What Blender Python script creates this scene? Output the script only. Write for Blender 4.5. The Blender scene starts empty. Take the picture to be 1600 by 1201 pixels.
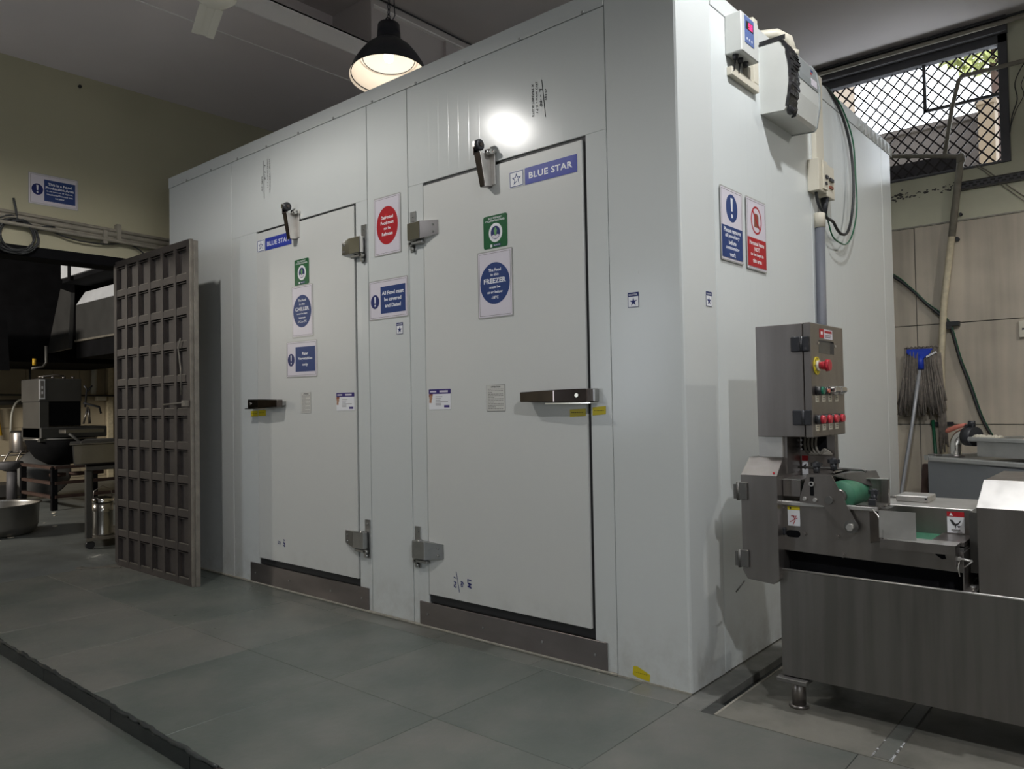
import bpy, bmesh, math, random
from mathutils import Vector, Matrix
from mathutils import noise as mnoise
random.seed(7)
PI = math.pi
scene = bpy.context.scene
COL = scene.collection

# ------------------------------------------------------------------ camera
cam_data = bpy.data.cameras.new('camera')
cam = bpy.data.objects.new('camera', cam_data); COL.objects.link(cam)
cam_data.sensor_fit = 'HORIZONTAL'; cam_data.sensor_width = 36.0
cam_data.lens = 36.0*1196.58/1600.0
cam_data.clip_start = 0.05; cam_data.clip_end = 200
_p, _r, _y = .0247730, -.0182380, .7103814
_f = Vector((-math.sin(_y), math.cos(_y), 0)); _rt = Vector((math.cos(_y), math.sin(_y), 0)); _up = Vector((0, 0, 1))
_f2 = _f*math.cos(_p)+_up*math.sin(_p); _u2 = _up*math.cos(_p)-_f*math.sin(_p)
_r3 = _rt*math.cos(_r)+_u2*math.sin(_r); _u3 = _u2*math.cos(_r)-_rt*math.sin(_r)
cam.matrix_world = Matrix(((_r3.x, _u3.x, -_f2.x, 1.453), (_r3.y, _u3.y, -_f2.y, -2.732), (_r3.z, _u3.z, -_f2.z, 1.15), (0, 0, 0, 1)))
scene.camera = cam

# ------------------------------------------------------------------ world, light, exposure
w = bpy.data.worlds.new('world'); scene.world = w; w.use_nodes = True
bg = w.node_tree.nodes['Background']
bg.inputs['Color'].default_value = (0.86, 0.93, 1.0, 1); bg.inputs['Strength'].default_value = 5.0
vs = scene.view_settings
vs.view_transform = 'Standard'; vs.look = 'None'; vs.gamma = 1.0; vs.use_curve_mapping = False
vs.exposure = 0.08

def lamp(name, kind, loc, energy, color, size=.1, size_y=None, target=None):
    d = bpy.data.lights.new(name, kind); o = bpy.data.objects.new(name, d); COL.objects.link(o)
    o.location = loc; d.energy = energy; d.color = color
    if kind == 'AREA':
        d.size = size
        if size_y: d.shape = 'RECTANGLE'; d.size_y = size_y
    else:
        d.shadow_soft_size = size
    if target:
        o.rotation_euler = (Vector(target)-Vector(loc)).to_track_quat('-Z', 'Y').to_euler()
    return o
# daylight coming in through the open loading door behind and to the right of the camera
lamp('daylight_door', 'AREA', (4.3, -5.6, 1.6), 24, (.90, .96, 1.0), 2.4, 2.4, (0, -.6, 1.2))
# unseen window daylight from the front left, aimed up to brighten the ceiling
lamp('daylight_left', 'AREA', (-4.15, -6.5, 1.9), 36, (.80, .88, 1.0), .8, 2.2, (-3.9, -2.0, 4.2))
lamp('kitchen_fill_light', 'AREA', (-8.4, -4.0, 2.5), 230, (1.0, .93, .82), 1.2, .3, (-11.5, 1.5, .9))  # added fill without a visible fitting, brightens the far kitchen
lamp('kitchen_fill_light', 'AREA', (-6.4, -1.2, 3.3), 14, (.9, .95, 1.0), 1.2, .3, (-9.0, 1.2, 2.8))  # weaker added fill aimed at the hood and duct

# ------------------------------------------------------------------ materials
def mat(name, col, rough=.5, metal=0.0, var=.0, vscale=6.0, bump=0.0, bscale=40.0, streak=None, emit=None, es=1.0, spec=.5, rand=0.0, dirt=None, rvar=0.0, stretch=None):
    """principled; var: brightness mottling, streak: vertical streaks, dirt: (z_top, colour, amount) stain rising from the floor"""
    m = bpy.data.materials.new(name); m.use_nodes = True
    nt = m.node_tree; N = nt.nodes; L = nt.links; b = N['Principled BSDF']
    b.inputs['Roughness'].default_value = rough; b.inputs['Metallic'].default_value = metal
    b.inputs['Specular IOR Level'].default_value = spec
    b.inputs['Base Color'].default_value = (*col, 1)
    if emit:
        b.inputs['Emission Color'].default_value = (*emit, 1); b.inputs['Emission Strength'].default_value = es
    geo = N.new('ShaderNodeNewGeometry'); src = geo.outputs['Position']
    if stretch:
        mp = N.new('ShaderNodeMapping'); mp.inputs['Scale'].default_value = stretch
        L.new(src, mp.inputs['Vector']); ssrc = mp.outputs['Vector']
    else: ssrc = src
    cur = None
    if var or streak or rand or dirt:
        rgb = N.new('ShaderNodeRGB'); rgb.outputs[0].default_value = (*col, 1); cur = rgb.outputs[0]
    def mul(a, fac_socket, lo, hi, fmin=.18, fmax=.82):
        r = N.new('ShaderNodeMapRange'); L.new(fac_socket, r.inputs[0])
        r.inputs[1].default_value = fmin; r.inputs[2].default_value = fmax; r.inputs[3].default_value = lo; r.inputs[4].default_value = hi
        mx = N.new('ShaderNodeVectorMath'); mx.operation = 'SCALE'; L.new(a, mx.inputs[0]); L.new(r.outputs[0], mx.inputs['Scale'])
        return mx.outputs[0]
    if var:
        n = N.new('ShaderNodeTexNoise'); n.inputs['Scale'].default_value = vscale; n.inputs['Detail'].default_value = 6; L.new(ssrc, n.inputs['Vector'])
        cur = mul(cur, n.outputs['Fac'], 1-var, 1+var)
    if streak:
        mp = N.new('ShaderNodeMapping'); mp.inputs['Scale'].default_value = (streak[0], streak[0], streak[0]*.06); L.new(src, mp.inputs['Vector'])
        n = N.new('ShaderNodeTexNoise'); n.inputs['Scale'].default_value = 1; n.inputs['Detail'].default_value = 4; L.new(mp.outputs[0], n.inputs['Vector'])
        cur = mul(cur, n.outputs['Fac'], 1-streak[1], 1+streak[1]*.4, .35, .6)
    if rand:
        oi = N.new('ShaderNodeObjectInfo'); cur = mul(cur, oi.outputs['Random'], 1-rand, 1+rand, 0, 1)
    if dirt:
        sp = N.new('ShaderNodeSeparateXYZ'); L.new(src, sp.inputs[0])
        r = N.new('ShaderNodeMapRange'); L.new(sp.outputs['Z'], r.inputs[0]); r.inputs[1].default_value = 0; r.inputs[2].default_value = dirt[0]; r.inputs[3].default_value = 1; r.inputs[4].default_value = 0
        n = N.new('ShaderNodeTexNoise'); n.inputs['Scale'].default_value = 9; n.inputs['Detail'].default_value = 8; n.inputs['Roughness'].default_value = .7; L.new(src, n.inputs['Vector'])
        q = N.new('ShaderNodeMapRange'); L.new(n.outputs['Fac'], q.inputs[0]); q.inputs[1].default_value = .42; q.inputs[2].default_value = .68
        mm = N.new('ShaderNodeMath'); mm.operation = 'MULTIPLY'; L.new(r.outputs[0], mm.inputs[0]); L.new(q.outputs[0], mm.inputs[1])
        m2 = N.new('ShaderNodeMath'); m2.operation = 'MULTIPLY'; L.new(mm.outputs[0], m2.inputs[0]); m2.inputs[1].default_value = dirt[2]
        mx = N.new('ShaderNodeMix'); mx.data_type = 'RGBA'; L.new(m2.outputs[0], mx.inputs[0]); L.new(cur, mx.inputs[6]); mx.inputs[7].default_value = (*dirt[1], 1)
        cur = mx.outputs[2]
    if cur: L.new(cur, b.inputs['Base Color'])
    if rvar:
        n = N.new('ShaderNodeTexNoise'); n.inputs['Scale'].default_value = vscale*1.7; n.inputs['Detail'].default_value = 5; L.new(ssrc, n.inputs['Vector'])
        r = N.new('ShaderNodeMapRange'); L.new(n.outputs['Fac'], r.inputs[0]); r.inputs[1].default_value = .15; r.inputs[2].default_value = .85
        r.inputs[3].default_value = max(.03, rough-rvar); r.inputs[4].default_value = min(1, rough+rvar); L.new(r.outputs[0], b.inputs['Roughness'])
    if bump:
        n = N.new('ShaderNodeTexNoise'); n.inputs['Scale'].default_value = bscale; n.inputs['Detail'].default_value = 4; L.new(ssrc, n.inputs['Vector'])
        bp = N.new('ShaderNodeBump'); bp.inputs['Strength'].default_value = 1; bp.inputs['Distance'].default_value = bump; L.new(n.outputs['Fac'], bp.inputs['Height']); L.new(bp.outputs[0], b.inputs['Normal'])
    return m

def panel_mat(name, axis, col, rough, ribs=True):
    """painted sheet steel of an insulated panel: faint vertical ribs, shallow oil-canning, scuffs near the floor"""
    m = mat(name, col, rough, var=.025, vscale=.8, spec=.30, dirt=(.30, (.25, .22, .17), .35), rand=.01)
    nt = m.node_tree; N = nt.nodes; L = nt.links; b = N['Principled BSDF']
    geo = N.new('ShaderNodeNewGeometry'); sp = N.new('ShaderNodeSeparateXYZ'); L.new(geo.outputs['Position'], sp.inputs[0])
    col0 = b.inputs['Base Color'].links[0].from_socket
    mp = N.new('ShaderNodeMapping'); mp.inputs['Rotation'].default_value = (.3, .5, .4); mp.inputs['Scale'].default_value = (1, 1, .45); L.new(geo.outputs['Position'], mp.inputs['Vector'])
    sc_ = N.new('ShaderNodeTexNoise'); sc_.inputs['Scale'].default_value = 17; sc_.inputs['Detail'].default_value = 9; sc_.inputs['Roughness'].default_value = .72; L.new(mp.outputs[0], sc_.inputs['Vector'])
    rr = N.new('ShaderNodeMapRange'); L.new(sc_.outputs['Fac'], rr.inputs[0]); rr.inputs[1].default_value = .70; rr.inputs[2].default_value = .78; rr.inputs[4].default_value = .45
    mx = N.new('ShaderNodeMix'); mx.data_type = 'RGBA'; L.new(rr.outputs[0], mx.inputs[0]); L.new(col0, mx.inputs[6]); mx.inputs[7].default_value = (.20, .19, .17, 1); L.new(mx.outputs[2], b.inputs['Base Color'])
    n = N.new('ShaderNodeTexNoise'); n.inputs['Scale'].default_value = 2.2; n.inputs['Detail'].default_value = 2; L.new(geo.outputs['Position'], n.inputs['Vector'])
    b1 = N.new('ShaderNodeBump'); b1.inputs['Distance'].default_value = .006; b1.inputs['Strength'].default_value = .3; L.new(n.outputs['Fac'], b1.inputs['Height'])
    last = b1
    if ribs:
        d = N.new('ShaderNodeMath'); d.operation = 'DIVIDE'; L.new(sp.outputs[axis], d.inputs[0]); d.inputs[1].default_value = .072
        fr = N.new('ShaderNodeMath'); fr.operation = 'FRACT'; L.new(d.outputs[0], fr.inputs[0])
        pp = N.new('ShaderNodeMath'); pp.operation = 'PINGPONG'; L.new(fr.outputs[0], pp.inputs[0]); pp.inputs[1].default_value = .5
        r = N.new('ShaderNodeMapRange'); r.interpolation_type = 'SMOOTHSTEP'; L.new(pp.outputs[0], r.inputs[0]); r.inputs[1].default_value = 0; r.inputs[2].default_value = .055
        r.inputs[3].default_value = 1; r.inputs[4].default_value = 0
        b2 = N.new('ShaderNodeBump'); b2.inputs['Distance'].default_value = .0009; b2.inputs['Strength'].default_value = .4
        cx1 = N.new('ShaderNodeCombineXYZ'); L.new(sp.outputs[axis], cx1.inputs[0])
        nm = N.new('ShaderNodeTexNoise'); nm.inputs['Scale'].default_value = 1.9; nm.inputs['Detail'].default_value = 0; L.new(cx1.outputs[0], nm.inputs['Vector'])
        rm = N.new('ShaderNodeMapRange'); L.new(nm.outputs['Fac'], rm.inputs[0]); rm.inputs[1].default_value = .47; rm.inputs[2].default_value = .60; rm.inputs[4].default_value = .28
        L.new(rm.outputs[0], b2.inputs['Strength'])
        L.new(r.outputs[0], b2.inputs['Height']); L.new(b1.outputs[0], b2.inputs['Normal']); last = b2
    L.new(last.outputs[0], b.inputs['Normal'])
    return m

def stone_mat(name, c1, c2, rough, scale):
    m = mat(name, c1, rough, var=.12, vscale=scale*2, rvar=.13, bump=.0012, bscale=28, rand=.05)
    nt = m.node_tree; N = nt.nodes; L = nt.links; b = N['Principled BSDF']; col0 = b.inputs['Base Color'].links[0].from_socket
    geo = N.new('ShaderNodeNewGeometry'); oi = N.new('ShaderNodeObjectInfo')
    n = N.new('ShaderNodeTexNoise'); n.inputs['Scale'].default_value = scale; n.inputs['Detail'].default_value = 7; n.inputs['Roughness'].default_value = .62; L.new(geo.outputs['Position'], n.inputs['Vector'])
    a = N.new('ShaderNodeMath'); a.operation = 'MULTIPLY_ADD'; L.new(oi.outputs['Random'], a.inputs[0]); a.inputs[1].default_value = .22; L.new(n.outputs['Fac'], a.inputs[2])
    r = N.new('ShaderNodeMapRange'); r.interpolation_type = 'SMOOTHSTEP'; L.new(a.outputs[0], r.inputs[0]); r.inputs[1].default_value = .44; r.inputs[2].default_value = .80
    mx = N.new('ShaderNodeMix'); mx.data_type = 'RGBA'; L.new(r.outputs[0], mx.inputs[0]); L.new(col0, mx.inputs[6]); mx.inputs[7].default_value = (*c2, 1)
    mp = N.new('ShaderNodeMapping'); mp.inputs['Rotation'].default_value = (0, 0, .9); mp.inputs['Scale'].default_value = (1, .22, 1); L.new(geo.outputs['Position'], mp.inputs['Vector'])
    s2 = N.new('ShaderNodeTexNoise'); s2.inputs['Scale'].default_value = 26; s2.inputs['Detail'].default_value = 8; s2.inputs['Roughness'].default_value = .7; L.new(mp.outputs[0], s2.inputs['Vector'])
    r2 = N.new('ShaderNodeMapRange'); L.new(s2.outputs['Fac'], r2.inputs[0]); r2.inputs[1].default_value = .62; r2.inputs[2].default_value = .80; r2.inputs[4].default_value = .45
    m3 = N.new('ShaderNodeMix'); m3.data_type = 'RGBA'; L.new(r2.outputs[0], m3.inputs[0]); L.new(mx.outputs[2], m3.inputs[6]); m3.inputs[7].default_value = (.06, .06, .052, 1)
    L.new(m3.outputs[2], b.inputs['Base Color']); return m

M = {}
M['panel_front'] = panel_mat('panel_paint_front', 'X', (.61, .63, .615), .20)
M['panel_side'] = panel_mat('panel_paint_side', 'Y', (.66, .69, .68), .22)  # same paint as the front, coloured lighter and bluer for the daylight on it
M['door_paint'] = panel_mat('door_paint', 'X', (.62, .625, .60), .36, ribs=False)
M['flash_paint'] = mat('flashing_paint', (.60, .615, .60), .34, var=.04, vscale=2, bump=.002, bscale=3)
M['seal'] = mat('black_rubber', (.015, .015, .016), .6)
M['gap'] = mat('joint_sealant', (.10, .095, .085), .8)
M['kick'] = mat('kick_plate_steel', (.22, .195, .185), .40, .8, var=.35, vscale=4, rvar=.14, stretch=(.5, 1, 1.6))
M['chrome'] = mat('chrome', (.75, .73, .70), .12, 1.0)
M['handle_metal'] = mat('dark_polished_metal', (.15, .125, .115), .14, 1.0, var=.2, vscale=14)
M['cast'] = mat('cast_zinc', (.42, .42, .41), .32, .95, var=.1, vscale=30)
M['steel'] = mat('brushed_stainless', (.30, .275, .258), .33, .92, var=.10, vscale=9, rvar=.07, streak=(18, .10), stretch=(1, 1, .25))
M['steel_tank'] = mat('stained_stainless', (.25, .235, .22), .34, .92, var=.08, vscale=5, rvar=.08, streak=(24, .16), stretch=(1, 1, .3))
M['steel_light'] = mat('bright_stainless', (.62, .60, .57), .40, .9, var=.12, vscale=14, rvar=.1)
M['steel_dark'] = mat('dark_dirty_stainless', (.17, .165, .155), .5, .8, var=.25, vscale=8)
M['black'] = mat('black_plastic', (.02, .021, .025), .4)
M['soot_shade'] = mat('soot_shade_black', (.007, .007, .008), .9, var=.4, vscale=5, spec=.08)  # soot, and black standing in for shade in slots and gaps
M['gate'] = mat('gate_iron', (.052, .044, .041), .55, .35, var=.25, vscale=7, bump=.0006, bscale=90)
M['gate_edge'] = mat('gate_worn_edge', (.165, .15, .125), .6, .2, var=.3, vscale=18)
M['floor'] = stone_mat('kota_stone', (.112, .128, .113), (.168, .165, .147), .36, 1.5)
M['floor_side'] = stone_mat('worn_stone', (.105, .104, .088), (.21, .20, .17), .5, 3.0)
M['floor_kitchen'] = mat('kitchen_stone', (.14, .15, .145), .42, var=.28, vscale=2.2, rvar=.14, bump=.0012, bscale=20)
M['grout'] = mat('floor_grout', (.05, .052, .048), .8, var=.3, vscale=30)
M['mortar'] = mat('pale_mortar', (.33, .31, .26), .9, var=.3, vscale=40)
M['drain'] = mat('drain_bed', (.03, .034, .034), .45, var=.4, vscale=9)
M['concrete'] = mat('drain_concrete', (.17, .17, .155), .7, var=.35, vscale=12)
M['wall_left'] = mat('cream_wall_paint', (.46, .43, .30), .75, var=.08, vscale=1.4, bump=.001, bscale=14)
M['wall_kitchen'] = mat('kitchen_wall_tile', (.42, .36, .26), .5, var=.25, vscale=2)
M['wall_back'] = mat('cream_lime_wall', (.60, .59, .45), .8, var=.12, vscale=3, bump=.001, bscale=18)
M['tile_back'] = mat('beige_wall_tile', (.475, .42, .335), .5, var=.24, vscale=2.1, rand=.05, streak=(7, .22))
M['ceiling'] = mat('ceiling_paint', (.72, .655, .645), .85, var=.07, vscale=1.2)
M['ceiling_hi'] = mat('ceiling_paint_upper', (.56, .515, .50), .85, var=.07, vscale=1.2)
M['beam_face'] = mat('beam_white', (.88, .85, .82), .8, var=.05, vscale=3)  # white fascia, lightened further in place of light from the right
M['room_paint'] = mat('hall_wall_paint', (.33, .315, .30), .85)
M['paper'] = mat('laminated_paper', (.66, .62, .68), .35, var=.02)
M['notice_paper'] = mat('notice_paper', (.60, .59, .55), .5)
M['film'] = mat('clear_laminate_edge', (.36, .36, .34), .3)
M['blue'] = mat('sign_blue', (.022, .048, .17), .4, spec=.22)
M['blue_bright'] = mat('sticker_blue', (.03, .05, .34), .35, spec=.22)
M['navy'] = mat('sign_navy', (.012, .02, .12), .4, spec=.22)
M['red'] = mat('sign_red', (.40, .018, .025), .4, spec=.22)
M['green'] = mat('sticker_green', (.008, .10, .03), .35, spec=.22)
M['leafgreen'] = mat('sticker_leaf', (.10, .30, .09), .4)
M['yellow'] = mat('yellow_tape', (.62, .50, .01), .45)
M['white'] = mat('print_white', (.80, .80, .82), .4)
M['ink'] = mat('black_ink', (.02, .02, .02), .7)
M['ink_grey'] = mat('grey_print', (.16, .15, .14), .7)
M['ink_blue'] = mat('blue_ink', (.02, .025, .16), .7)
M['purple'] = mat('sticker_purple', (.045, .03, .17), .35, spec=.22)
M['skin'] = mat('printed_skin_tone', (.42, .22, .13), .5)
M['brown'] = mat('printed_brown', (.22, .06, .03), .5)
M['lampblack'] = mat('black_enamel', (.012, .014, .02), .42)
M['lampwhite'] = mat('white_reflector', (.70, .64, .56), .6)
M['bulb'] = mat('lamp_bulb', (1, 1, 1), .3, emit=(1.0, .90, .78), es=.95)
M['pvc'] = mat('ivory_plastic', (.60, .56, .46), .45, var=.05)
M['box_white'] = mat('offwhite_plastic', (.56, .57, .54), .38, var=.05, vscale=10)
M['conduit_blue'] = mat('grey_blue_conduit', (.12, .128, .148), .55)
M['cable'] = mat('black_cable', (.02, .021, .022), .45)
M['cable_green'] = mat('green_wire', (.01, .10, .045), .4)
M['film_black'] = mat('black_wrap', (.02, .02, .022), .22, bump=.012, bscale=30)
M['grey_glass'] = mat('smoked_cover', (.30, .32, .32), .15)
M['led_red'] = mat('red_digits', (.3, .0, .0), .4, emit=(1.0, .02, .10), es=5)
M['ctl_blue'] = mat('controller_blue', (.10, .15, .34), .4)
M['rust'] = mat('rusty_steel', (.055, .030, .023), .75, .2, var=.4, vscale=14)
M['pipe'] = mat('painted_pipe', (.58, .51, .36), .55, var=.28, vscale=22)
M['pipe_grey'] = mat('dirty_pipe', (.26, .235, .19), .6, var=.3, vscale=16)
M['mesh'] = mat('grille_iron', (.045, .037, .038), .6, .3, var=.3, vscale=12)
M['winframe'] = mat('window_frame_paint', (.085, .083, .09), .6, var=.2, vscale=7)
M['sill'] = mat('dark_lintel', (.10, .095, .10), .8, var=.3, vscale=5)
M['outwall'] = mat('outside_brown_wall', (.05, .04, .036), .9, var=.25, vscale=1.5)
M['outbuild'] = mat('outside_building', (.15, .11, .075), .9, var=.12, vscale=1)
M['leaf'] = mat('outside_foliage', (.27, .29, .10), .8, var=.5, vscale=2.5)
M['belt'] = mat('green_belt', (.035, .15, .085), .6, var=.15, vscale=9)
M['mopblue'] = mat('mop_blue_plastic', (.015, .055, .50), .4)
M['mopyarn'] = mat('dirty_mop_yarn', (.20, .175, .15), .95, var=.4, vscale=40)
M['mophandle'] = mat('mop_handle', (.42, .43, .45), .4, .3)
M['pink'] = mat('valve_lever_red', (.55, .17, .12), .6)
M['sink'] = mat('sink_steel', (.25, .26, .275), .42, .8, var=.1, vscale=3, rvar=.08)
M['sink_rim'] = mat('sink_rim_steel', (.45, .45, .44), .38, .85, var=.15, vscale=10)
M['alu'] = mat('aluminium_duct', (.72, .74, .78), .5, .3, var=.12, vscale=6, bump=.004, bscale=9)
M['pot'] = mat('cooking_pot_steel', (.30, .29, .275), .34, .9, var=.1, vscale=8)
M['hood'] = mat('hood_steel', (.075, .074, .072), .5, .5, var=.2, vscale=4)
M['yellow_paint'] = mat('gas_pipe_yellow', (.50, .30, .02), .5)
M['rubber_hose'] = mat('pale_hose', (.50, .50, .45), .5)
M['jar'] = mat('steel_canister', (.34, .33, .31), .22, .9, var=.15, vscale=12)
M['red_btn'] = mat('red_button', (.45, .02, .035), .3)
M['green_btn'] = mat('green_button', (.01, .16, .09), .3)
M['fan'] = mat('fan_cream', (.80, .76, .66), .45)

def glass_mat():
    m = bpy.data.materials.new('thin_clear_cover'); m.use_nodes = True
    b = m.node_tree.nodes['Principled BSDF']; b.inputs['Base Color'].default_value = (.8, .85, .85, 1); b.inputs['Roughness'].default_value = .08
    b.inputs['Alpha'].default_value = .35
    return m
M['clear'] = glass_mat()

# ------------------------------------------------------------------ mesh builder
class B:
    def __init__(s): s.bm = bmesh.new(); s.mats = []; s.cur = 0
    def m(s, key):
        if key not in s.mats: s.mats.append(key)
        s.cur = s.mats.index(key); return s
    def _tag(s, faces, smooth=False):
        for f in faces: f.material_index = s.cur; f.smooth = smooth
    def box(s, x0, x1, y0, y1, z0, z1, bev=0, mt=None, seg=1):
        tb = bmesh.new()
        mt = mt or Matrix()
        bmesh.ops.create_cube(tb, size=1)
        for v in tb.verts: v.co = Vector(((x0+x1)/2+v.co.x*(x1-x0), (y0+y1)/2+v.co.y*(y1-y0), (z0+z1)/2+v.co.z*(z1-z0)))
        if bev: bmesh.ops.bevel(tb, geom=list(tb.edges), offset=bev, segments=seg, affect='EDGES', profile=.5)
        s._merge(tb, mt); return s
    def _merge(s, tb, mt=None, smooth=False):
        mp = {}
        for v in tb.verts: mp[v] = s.bm.verts.new(mt @ v.co if mt else v.co)
        for f in tb.faces:
            try: nf = s.bm.faces.new([mp[v] for v in f.verts])
            except ValueError: continue
            nf.material_index = s.cur; nf.smooth = smooth or f.smooth
        tb.free()
    def hull(s, pts, bev=0):
        tb = bmesh.new(); vs_ = [tb.verts.new(p) for p in pts]
        r = bmesh.ops.convex_hull(tb, input=vs_)
        bmesh.ops.dissolve_limit(tb, angle_limit=.01, verts=list(tb.verts), edges=list(tb.edges))
        if bev: bmesh.ops.bevel(tb, geom=list(tb.edges), offset=bev, segments=1, affect='EDGES')
        bmesh.ops.recalc_face_normals(tb, faces=list(tb.faces)); s._merge(tb); return s
    def prism(s, poly, axis, a, b):
        """poly of 2-d points in the plane perpendicular to axis, extruded a..b"""
        def P(u, v, t):
            return {'x': (t, u, v), 'y': (u, t, v), 'z': (u, v, t)}[axis]
        tb = bmesh.new()
        va = [tb.verts.new(P(u, v, a)) for u, v in poly]; vb = [tb.verts.new(P(u, v, b)) for u, v in poly]
        tb.faces.new(va); tb.faces.new(vb[::-1]); n = len(poly)
        for i in range(n): tb.faces.new((va[i], vb[i], vb[(i+1) % n], va[(i+1) % n]))
        bmesh.ops.recalc_face_normals(tb, faces=list(tb.faces)); s._merge(tb); return s
    def cyl(s, p0, p1, r0, r1=None, n=16, cap=True, smooth=True):
        p0 = Vector(p0); p1 = Vector(p1); r1 = r0 if r1 is None else r1
        d = (p1-p0).normalized(); q = d.to_track_quat('Z', 'Y'); a = q @ Vector((1, 0, 0)); b = q @ Vector((0, 1, 0))
        va, vb = [], []
        for i in range(n):
            t = 2*PI*i/n; o = a*math.cos(t)+b*math.sin(t)
            va.append(s.bm.verts.new(p0+o*r0)); vb.append(s.bm.verts.new(p1+o*r1))
        fs = [s.bm.faces.new((va[i], va[(i+1) % n], vb[(i+1) % n], vb[i])) for i in range(n)]
        s._tag(fs, smooth)
        if cap: s._tag([s.bm.faces.new(va[::-1]), s.bm.faces.new(vb)])
        return s
    def tube(s, pts, r, n=8, closed=False, cap=True):
        pts = [Vector(p) for p in pts]; rings = []; N_ = len(pts); up = None
        for i, p in enumerate(pts):
            if closed: d = pts[(i+1) % N_]-pts[i-1]
            else: d = (pts[min(i+1, N_-1)]-pts[max(i-1, 0)])
            d.normalize()
            if up is None: up = d.orthogonal().normalized()
            up = (up-d*up.dot(d))
            if up.length < 1e-6: up = d.orthogonal()
            up.normalize(); sd = d.cross(up)
            rr = r[i] if isinstance(r, (list, tuple)) else r
            rings.append([s.bm.verts.new(p+(up*math.cos(2*PI*k/n)+sd*math.sin(2*PI*k/n))*rr) for k in range(n)])
        rng = range(N_ if closed else N_-1)
        fs = []
        for i in rng:
            A, Bq = rings[i], rings[(i+1) % N_]
            for k in range(n): fs.append(s.bm.faces.new((A[k], A[(k+1) % n], Bq[(k+1) % n], Bq[k])))
        s._tag(fs, True)
        if cap and not closed: s._tag([s.bm.faces.new(rings[0][::-1]), s.bm.faces.new(rings[-1])])
        return s
    def lathe(s, prof, c=(0, 0, 0), n=32, mt=None, close=False):
        """prof: (r, z) list around z through c"""
        rings = []
        for r, z in prof:
            ring = []
            for i in range(n):
                t = 2*PI*i/n; v = Vector((r*math.cos(t), r*math.sin(t), z))
                if mt: v = mt @ v
                ring.append(s.bm.verts.new(v+Vector(c)))
            rings.append(ring)
        fs = []
        for j in range(len(rings)-1):
            for i in range(n): fs.append(s.bm.faces.new((rings[j][i], rings[j][(i+1) % n], rings[j+1][(i+1) % n], rings[j+1][i])))
        s._tag(fs, True)
        if close:
            s._tag([s.bm.faces.new(rings[0][::-1]), s.bm.faces.new(rings[-1])])
        return s
    def mesh(s, me, mt):
        tb = bmesh.new(); tb.from_mesh(me); s._merge(tb, mt); return s
    def build(s, name, parent=None, loc=None, rot=None, world=True, label=None, cat=None, group=None, kind=None, smooth_angle=None):
        """verts are given in world space when world=True and are shifted to the parent's (or the object's) origin"""
        me = bpy.data.meshes.new(name)
        off = Vector((0, 0, 0))
        if world:
            q = parent
            while q is not None: off += Vector(q.location); q = q.parent
            if loc is not None: off += Vector(loc)
            for v in s.bm.verts: v.co -= off
        bmesh.ops.recalc_face_normals(s.bm, faces=list(s.bm.faces)) if getattr(s, 'recalc', False) else None
        s.bm.to_mesh(me); s.bm.free()
        for k in s.mats: me.materials.append(M[k])
        o = bpy.data.objects.new(name, me); COL.objects.link(o)
        if loc is not None: o.location = loc
        if rot is not None: o.rotation_euler = rot
        if parent: o.parent = parent
        if label: o['label'] = label
        if cat: o['category'] = cat
        if group: o['group'] = group
        if kind: o['kind'] = kind
        return o

def thing(name, label, cat, loc, rot=None, group=None, kind=None):
    o = bpy.data.objects.new(name, None); COL.objects.link(o); o.location = loc; o.empty_display_size = .1
    if rot: o.rotation_euler = rot
    if label: o['label'] = label
    if cat: o['category'] = cat
    if group: o['group'] = group
    if kind: o['kind'] = kind
    return o

def copy_tree(o, parent=None):
    c = o.copy(); COL.objects.link(c); c.parent = parent
    for ch in [x for x in bpy.data.objects if x.parent == o]: copy_tree(ch, c)
    return c

_tc = {}
def text_mesh(body, bold=0.0, spacing=1.0, line=1.0, shear=0.0):
    key = (body, bold, spacing, line, shear)
    if key in _tc: return _tc[key]
    c = bpy.data.curves.new('lettering_curve', 'FONT'); c.body = body; c.align_x = 'CENTER'; c.align_y = 'CENTER'
    c.offset = bold; c.resolution_u = 2; c.space_character = spacing; c.space_line = line; c.shear = shear; c.fill_mode = 'FRONT'
    o = bpy.data.objects.new('lettering_curve', c); COL.objects.link(o)
    dg = bpy.context.evaluated_depsgraph_get(); dg.update()
    me = bpy.data.meshes.new_from_object(o.evaluated_get(dg))
    bpy.data.objects.remove(o); bpy.data.curves.remove(c)
    xs = [v.co.x for v in me.vertices]; ys = [v.co.y for v in me.vertices]
    _tc[key] = (me, min(xs), max(xs), min(ys), max(ys)); return _tc[key]
def put_text(b, body, cx, cy, w=None, h=None, z=.002, bold=.02, spacing=1.0, line=1.0, rot=0, shear=0):
    me, x0, x1, y0, y1 = text_mesh(body, bold, spacing, line, shear)
    sx = (w/(x1-x0)) if w else None; sy = (h/(y1-y0)) if h else None
    if sx is None: sx = sy
    if sy is None: sy = sx
    mt = Matrix.Translation((cx, cy, z)) @ Matrix.Rotation(rot, 4, 'Z') @ Matrix.Diagonal((sx, sy, 1, 1)) @ Matrix.Translation((-(x0+x1)/2, -(y0+y1)/2, 0))
    b.mesh(me, mt)

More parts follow.
